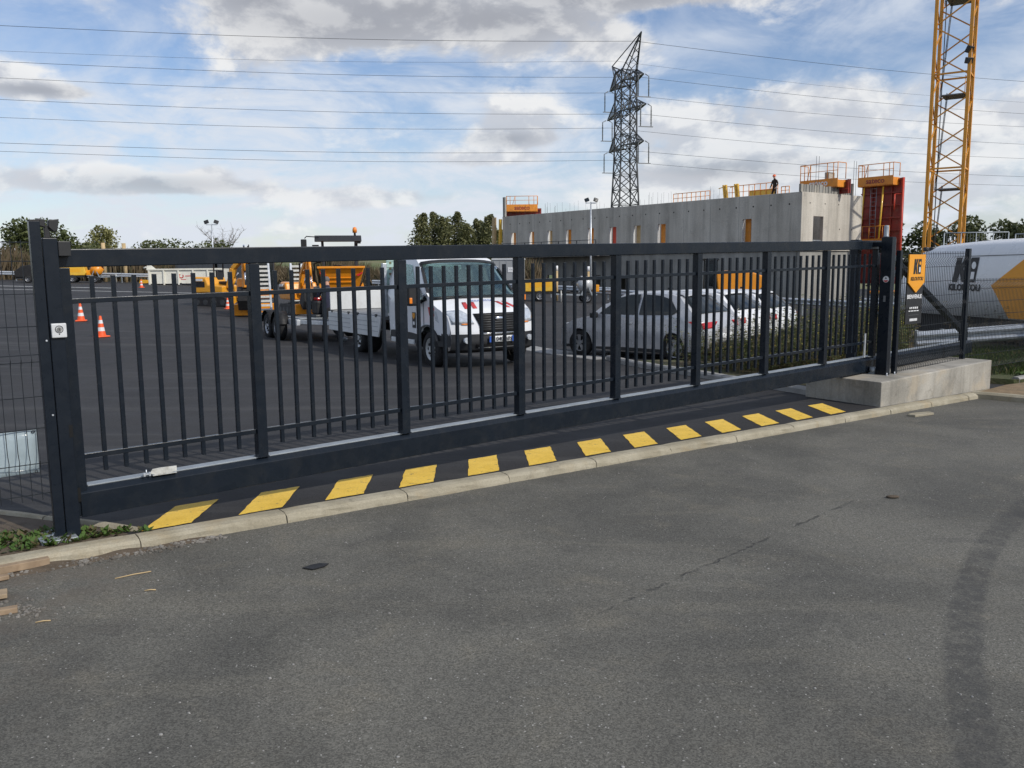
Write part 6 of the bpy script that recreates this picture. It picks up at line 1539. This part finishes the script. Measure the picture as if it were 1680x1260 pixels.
# ------------------------------------------------------------ people
def person(label, loc, rz_, J, mats, zones, scale=1., head_child=None):
    """J: joints; the body is one skinned surface"""
    me = bpy.data.meshes.new('person'); names = list(J); idx = {n: i for i, n in enumerate(names)}
    E_ = [('pelvis', 'belly'), ('belly', 'chest'), ('chest', 'neck'), ('neck', 'head'), ('head', 'crown'), ('head', 'nose')]
    for s_ in 'lr':
        E_ += [('chest', 'sho'+s_), ('sho'+s_, 'elb'+s_), ('elb'+s_, 'wri'+s_), ('wri'+s_, 'palm'+s_), ('pelvis', 'hip'+s_), ('hip'+s_, 'kne'+s_), ('kne'+s_, 'ank'+s_), ('ank'+s_, 'toe'+s_)]
        pv = Vector(J['palm'+s_][0]); d = (pv-Vector(J['wri'+s_][0])).normalized(); sd_ = d.cross(Vector((1, 0, .2))).normalized()
        for f in range(5):
            nm = 'f%d%s' % (f, s_); nm2 = nm+'t'; o_ = sd_*(.018*(f-1.8)); ln = (.055, .075, .08, .075, .055)[f]
            if f == 0: a = pv-d*.03+sd_*-.035; b = a+d*.045+sd_*-.012
            else: a = pv+d*ln*.55+o_; b = pv+d*ln+o_*1.1+Vector((.018, 0, -.004))
            J[nm] = (tuple(a), .0095); J[nm2] = (tuple(b), .008); E_ += [('palm'+s_, nm), (nm, nm2)]
    names = list(J); idx = {n: i for i, n in enumerate(names)}
    me.from_pydata([J[n][0] for n in names], [(idx[a], idx[b]) for a, b in E_], [])
    o = bpy.data.objects.new('person', me); COL.objects.link(o)
    md = o.modifiers.new('skin', 'SKIN'); md.use_smooth_shade = True; md.branch_smoothing = .6
    for n in names:
        sv = me.skin_vertices[0].data[idx[n]]; r = J[n][1]; sv.radius = r if isinstance(r, tuple) else (r, r); sv.use_root = (n == 'pelvis')
    sb = o.modifiers.new('sub', 'SUBSURF'); sb.levels = 2; sb.render_levels = 2
    dg = bpy.context.evaluated_depsgraph_get(); nm = bpy.data.meshes.new_from_object(o.evaluated_get(dg)); bpy.data.objects.remove(o)
    nm.name = 'person'
    for q in mats: nm.materials.append(MAT[q])
    for p in nm.polygons: p.material_index = zones(p.center); p.use_smooth = True
    o = bpy.data.objects.new('person', nm); COL.objects.link(o); o.location = loc; o.rotation_euler.z = rz_; o.scale = (scale,)*3
    tag(o, label, 'person'); return o
def pose(lean=0., knee=.05, arms=((.25, .1), (.25, .1)), head_fwd=.03, stance=.12, look=0):
    """x forward, y left; arms: (elbow forward, wrist forward) per side"""
    L_ = lambda z, k=1.: lean*max(0, z-.95)*k
    J = {'pelvis': ((0, 0, .96), (.15, .11)), 'belly': ((L_(1.12), 0, 1.12), (.145, .11)), 'chest': ((L_(1.34), 0, 1.34), (.165, .12)), 'neck': ((L_(1.50), 0, 1.50), .062), 'head': ((L_(1.60)+head_fwd, 0, 1.62), (.082, .095)), 'crown': ((L_(1.70)+head_fwd, 0, 1.715), (.07, .08)), 'nose': ((L_(1.6)+head_fwd+.095, 0, 1.605), .018)}
    for s_, sg_, (ef, wf) in (('l', 1, arms[0]), ('r', -1, arms[1])):
        J['sho'+s_] = ((L_(1.42), sg_*.19, 1.42), .068); J['elb'+s_] = ((L_(1.25)+ef, sg_*.27, 1.16), .050); J['wri'+s_] = ((L_(1.1)+wf, sg_*.25, .95), .034); J['palm'+s_] = ((L_(1.1)+wf*1.15+.01, sg_*.24, .88), (.036, .020))
        J['hip'+s_] = ((0, sg_*.095, .90), .095); J['kne'+s_] = ((knee, sg_*(.10+stance*.25), .50), .066); J['ank'+s_] = ((-.02, sg_*(.10+stance*.5), .09), .044); J['toe'+s_] = ((.15, sg_*(.11+stance*.55), .035), (.036, .028))
    return J
def z1(c):
    if c.z > 1.535: return 0
    if abs(c.y) > .18 and .80 < c.z < .95 and c.x > .12: return 0
    if c.z > .93: return 1
    return 2 if c.z > .10 else 3
w1 = person('worker in a navy top and dark trousers bending over the trailer hitch behind the truck', (-4.50, 21.30, zat(-4.5, 21.3)), R(110), pose(.55, .10, ((.22, .34), (.25, .38)), .08, .2), ['skin', 'navy_cloth', 'work_trousers', 'boot'], z1, .92)
m = MB(); m.ball((.455, 0, 1.655), .103, 8, sq=(.95, .86, .90)); v_ = [(a, b, c) for a, b, c in m.v]; m.v = [(a-.022, b, c+.012) if c > 1.6 else (a-.04, b, c+.02) for a, b, c in v_]
h_ = m.build('hair', 'hair_grey', w1)
m = MB(); m.lathe([(.001, .0), (.0, .0)], 3); 
def z2(c):
    if c.z > 1.535: return 0
    if abs(c.y) > .20 and .80 < c.z < .93: return 0
    return 1 if c.z > .10 else 2
q = bp(1.15, 2.85, 0)
w2 = person('worker with an orange helmet and dark brown clothes standing on the building roof', (q.x, q.y, 5.80), R(205), pose(.05, .06, ((-.05, .12), (.02, .16)), .04, .25), ['skin', 'brown_cloth', 'boot'], z2, .96)
m = MB(); m.lathe([(.145, -.01), (.118, .0), (.115, .04), (.09, .095), (.04, .12), (.001, .125)], 20, (.065, 0, 1.685)); m.build('helmet', 'helmet', w2)
# ------------------------------------------------------------ plants, debris
def leafy(m, p, h, rr, nl, ls, spread=.10, mi_leaf=0, mi_stem=1, fl=0.0):
    lean = Vector((rr.uniform(-.18, .18), rr.uniform(-.18, .18), 1)); tip = p+lean*h
    mid = p+lean*h*.5+Vector((rr.uniform(-.03, .03), rr.uniform(-.03, .03), 0)); w = .0035
    a = rr.uniform(0, 3.14); dx = Vector((math.cos(a)*w, math.sin(a)*w, 0))
    m.add([p-dx, p+dx, mid+dx, mid-dx], [(0, 1, 2, 3)], mi_stem); m.add([mid-dx, mid+dx, tip+dx*.4, tip-dx*.4], [(0, 1, 2, 3)], mi_stem)
    for i in range(nl):
        u = rr.uniform(.08, 1)**.8; c = p.lerp(mid, u*2) if u < .5 else mid.lerp(tip, u*2-1); an = rr.uniform(0, 6.28); l = ls*rr.uniform(.5, 1.3)*(1.15-.5*u)
        d = Vector((math.cos(an), math.sin(an), rr.uniform(.1, .8))).normalized(); sd_ = d.cross(Vector((0, 0, 1))).normalized()*l*rr.uniform(.16, .32); dr = Vector((0, 0, -l*.25))
        m.add([c, c+d*l*.5+sd_, c+d*l+dr, c+d*l*.5-sd_], [(0, 1, 2, 3)], mi_leaf)
    if rr.random() < fl:
        for j in range(rr.randint(1, 4)):
            c = tip+Vector((rr.uniform(-.05, .05), rr.uniform(-.05, .05), rr.uniform(-.12, .02))); s_ = rr.uniform(.008, .015)
            m.add([c+Vector((-s_, 0, 0)), c+Vector((0, -s_, s_)), c+Vector((s_, 0, 0)), c+Vector((0, s_, s_))], [(0, 1, 2, 3)], 2)
def poly_pts(poly, n, rr):
    xs = [p[0] for p in poly]; ys = [p[1] for p in poly]; out = []
    while len(out) < n:
        x, y = rr.uniform(min(xs), max(xs)), rr.uniform(min(ys), max(ys))
        if inside(poly, x, y): out.append((x, y))
    return out
rr = random.Random(21); m = MB()
WEED = [(4.45, 12.1), (3.72, 13.25), (3.0, 14.9), (2.9, 15.7), (3.9, 14.95), (5.4, 16.1), (7.2, 17.8), (9.0, 19.8), (8.7, 18.4), (7.55, 16.4), (6.9, 14.9), (6.0, 13.4)]
for x, y in poly_pts(WEED, 1500, rr):
    h = (rr.uniform(.30, .95) if rr.random() < .85 else rr.uniform(.9, 1.25))*(1.0 if SN(x, y)[0] > 11.2 else .70)
    leafy(m, Vector((x, y, gz(x, y)+.08)), h, rr, int(9+h*22), .085, fl=.35)
tag(m.build('weeds', ['weed_green', 'weed_stem', 'weed_flower'], fix=False), 'tall tangled weeds on the verge between the gate and the parked cars', 'weeds', None, 'stuff')
m = MB()
FAR = [(8.6, 17.9), (12.0, 20.5), (17.5, 23.5), (22, 20), (16, 17.0), (10.5, 16.9)]
for x, y in poly_pts(FAR, 520, rr): leafy(m, Vector((x, y, gz(x, y)+.08)), rr.uniform(.4, 1.0), rr, 14, .10, fl=.1)
tag(m.build('dry_weeds', ['reed', 'weed_stem', 'weed_flower'], fix=False), 'dry brown weeds behind the guard rail and the wire mesh', 'weeds', None, 'stuff')
def grass(name, label, poly, n, h, zf, mats, seed, w=.005):
    rr = random.Random(seed); m = MB()
    for x, y in poly_pts(poly, n, rr):
        p = Vector((x, y, zf(x, y))); hh = h*rr.uniform(.4, 1.2); a = rr.uniform(0, 6.28); d = Vector((math.cos(a), math.sin(a), 0)); s_ = Vector((-d.y, d.x, 0))*w
        m.add([p-s_, p+s_, p+d*hh*.25+Vector((0, 0, hh*.65))+s_*.7, p+d*hh*.6+Vector((0, 0, hh)), p+d*hh*.25+Vector((0, 0, hh*.65))-s_*.7], [(0, 1, 2, 3, 4)])
    return tag(m.build(name, mats, fix=False), label, 'grass', None, 'stuff')
grass('verge_grass', 'short green grass on the verge behind the fence', [(6.8, 13.4), (9.2, 13.1), (13.5, 14), (15, 17.5), (9, 17.6), (6.2, 14.8), (4.6, 12.3)], 15000, .11, lambda x, y: gz(x, y)+.08, 'grass', 3, .008)
# tufts at the foot of the receiving post
rr = random.Random(5); m = MB()
TUFT = [(-2.62, 5.36), (-2.98, 5.12), (-3.5, 4.78), (-3.8, 5.0), (-3.3, 5.42), (-2.95, 5.48), (-2.72, 5.50)]
for x, y in poly_pts(TUFT, 330, rr):
    p = Vector((x, y, gz(x, y)+.004)); k = rr.randint(3, 6)
    for j in range(k):
        a = rr.uniform(0, 6.28); l = rr.uniform(.025, .07); d = Vector((math.cos(a), math.sin(a), rr.uniform(.3, 1.2))).normalized(); s_ = d.cross(Vector((0, 0, 1))).normalized()*l*rr.uniform(.18, .34)
        m.add([p, p+d*l*.55+s_, p+d*l, p+d*l*.55-s_], [(0, 1, 2, 3)])
for x, y in [(-2.60, 5.46), (-2.56, 5.50), (-2.63, 5.42), (-2.46, 5.50), (-2.70, 5.38)]:
    for j in range(14):
        p = Vector((x+rr.uniform(-.04, .04), y+rr.uniform(-.03, .03), gz(x, y))); a = rr.uniform(0, 6.28); l = rr.uniform(.03, .075); d = Vector((math.cos(a), math.sin(a), rr.uniform(.3, 1.3))).normalized(); s_ = d.cross(Vector((0, 0, 1))).normalized()*l*.28
        m.add([p, p+d*l*.55+s_, p+d*l, p+d*l*.55-s_], [(0, 1, 2, 3)])
tag(m.build('sprouting_weeds', 'sprout', fix=False), 'small green weeds sprouting round the foot of the receiving post', 'weeds', None, 'stuff')
# broad leaved plants by the right hand edging
for i, (x, y, lab) in enumerate(((8.75, 13.95, 'broad leaved dock plant behind the mesh at the right edge, larger one'), (7.95, 13.15, 'small leafy plant at the corner of the concrete plinth'), (9.5, 13.85, 'leafy weed cut by the right frame edge'))):
    t = thing('dock_plant', lab, 'plant', (x, y, gz(x, y)+.08), 0, 'leafy plants by the plinth'); rr = random.Random(60+i)
    for j in range(16):
        a = rr.uniform(0, 6.28); l = rr.uniform(.16, .34)*(1, .6, .8)[i]; up_ = rr.uniform(.5, 1.5); pts = []
        d = Vector((math.cos(a), math.sin(a), 0)); s_ = Vector((-d.y, d.x, 0)); mm = MB(); K = 5; vs = []
        for q_ in range(K+1):
            u = q_/K; c = d*l*u+Vector((0, 0, l*(up_*u-up_*.75*u*u))); wv = l*.20*math.sin(math.pi*min(1, .08+u*.92))
            vs += [c-s_*wv+Vector((0, 0, wv*.3)), c, c+s_*wv+Vector((0, 0, wv*.3))]
        fs = []
        for q_ in range(K): fs += [(q_*3, q_*3+1, q_*3+4, q_*3+3), (q_*3+1, q_*3+2, q_*3+5, q_*3+4)]
        mm.add(vs, fs, 0, True); mm.build('leaf', 'sprout', t, fix=False)
# rubble and dirt washed against the kerb at the left
def stone(m, c, r, rr):
    k = MB().ball((0, 0, 0), 1, 3); a = [rr.uniform(.6, 1.25) for _ in range(3)]; h = {}
    vs = [(c[0]+x*r*a[0]*rr.uniform(.8, 1.15), c[1]+y*r*a[1]*rr.uniform(.8, 1.15), c[2]+z*r*a[2]*.7) for x, y, z in k.v]; m.add(vs, k.f, 0)
rr = random.Random(77); m = MB()
for i in range(420):
    s_ = -1.1+rr.random()**.8*1.85; n = nk(s_)-.150-abs(rr.gauss(0, .05)); q_ = P(s_, n); stone(m, (q_.x, q_.y, rz(q_.x, q_.y)+.004), rr.uniform(.004, .018)*(1.4 if rr.random() < .15 else 1), rr)
for i in range(90):
    x, y = -2.62+rr.gauss(0, .10), 4.33+rr.gauss(0, .06); stone(m, (x, y, rz(x, y)+.002), rr.uniform(.004, .016), rr)
tag(m.build('rubble', 'rubble', fix=False), 'crumbled stones and dirt washed against the kerb at the lower left', 'rubble', None, 'stuff')
m = MB(); K = 26; rr = random.Random(8)         # the low dirt bank the stones lie in
for i in range(K+1):
    s_ = -1.3+2.0*i/K; hgt = .028*(.5+.5*math.sin(i*1.1))*(1-i/K)**.4+.006
    for j in range(6):
        n = nk(s_)-.135-.14*j/5*(1-.55*i/K)-rr.uniform(0, .012); q_ = P(s_, n); m.v.append((q_.x, q_.y, rz(q_.x, q_.y)+max(-.004, hgt*(1-(j/5)**1.3)-(.006 if j == 5 else 0)+rr.uniform(-.003, .003))))
for i in range(K):
    for j in range(5): m.f.append([i*6+j, (i+1)*6+j, (i+1)*6+j+1, i*6+j+1]); m.m.append(0); m.s.append(True)
tag(m.build('dirt_bank', 'soil', fix=False), kind='structure')
def plank(label, a, b, w, h, mat='wood'):
    a = Vector(a); b = Vector(b); mid = (a+b)/2; m = MB(); m.beam(a-mid, b-mid, w, h); o = m.build('wood_plank', mat, None, .004); o.location = mid; return tag(o, label, 'plank', 'broken planks at the lower left')
def onroad(x, y, dz): return (x, y, rz(x, y)+dz)
plank('long splintered plank lying against the kerb at the left edge', onroad(-3.42, 4.56, .032), onroad(-2.83, 5.02, .036), .055, .045)
plank('thin plank end on the road below the long plank at the left edge', onroad(-3.4, 4.43, .016), onroad(-2.95, 4.80, .018), .05, .026)
plank('short weathered board lying flat at the left edge of the road', onroad(-3.2, 4.30, .02), onroad(-2.80, 4.53, .022), .10, .026, 'pallet_wood')
plank('tiny wedge of wood beside the short weathered board', onroad(-2.72, 4.28, .015), onroad(-2.63, 4.33, .015), .05, .03)
rr = random.Random(4)
for i, (x, y, a, l, lab) in enumerate(((-2.25, 4.86, 35, .20, 'long straw on the road below the first stripe'), (-2.05, 4.62, 12, .06, 'short straw on the road, middle one'), (-2.42, 4.19, 20, .07, 'short straw on the road near the left edge'))):
    m = MB(); d = Vector((math.cos(R(a)), math.sin(R(a)), 0))*l/2; m.tube([-d+Vector((0, 0, .003)), Vector((0, .004, .005)), d+Vector((0, 0, .003))], .0035, 5); o = m.build('straw', 'wood_pole'); o.location = onroad(x, y, .002); tag(o, lab, 'straw', 'straws on the road')
m = MB(); m.prism([(-.07, -.02), (.0, -.05), (.06, .0), (.075, .05), (.02, .06), (-.03, .03)], 'z', 0, .004); o = m.build('rubber_scrap', 'black_plastic'); o.location = onroad(-1.21, 5.0, .006); tag(o, 'dark scrap of rubber lying on the road below the third stripe', 'scrap')
m = MB(); m.ball((0, 0, .012), .035, 5, sq=(1.6, .8, .35)); o = m.build('dirt_clod', 'soil'); o.location = onroad(3.02, 6.62, 0); tag(o, 'small dark clod of dirt on the road right of the seam', 'clod')
rr = random.Random(15); m = MB()
for i in range(240):
    y = rr.uniform(2.9, 9.5); x = rr.uniform(-.62, .62)*y
    s_, n = SN(x, y)
    if n > nk(s_)-.25: continue
    stone(m, (x, y, rz(x, y)+.002), rr.uniform(.003, .008), rr)
tag(m.build('loose_chippings', 'kerb_grey', fix=False), 'scattered pale stone chippings on the road', 'chippings', None, 'stuff')
tile = MB(); tile.prism([(-.16, -.05), (.18, -.07), (.22, .03), (-.05, .07), (-.18, .04)], 'z', 0, .03); o = tile.build('kerb_fragment', 'kerb_concrete', None, .006); o.location = onroad(5.05, 10.45, .0); o.rotation_euler.z = R(30); tag(o, 'broken concrete fragment lying at the kerb below the plinth', 'fragment')
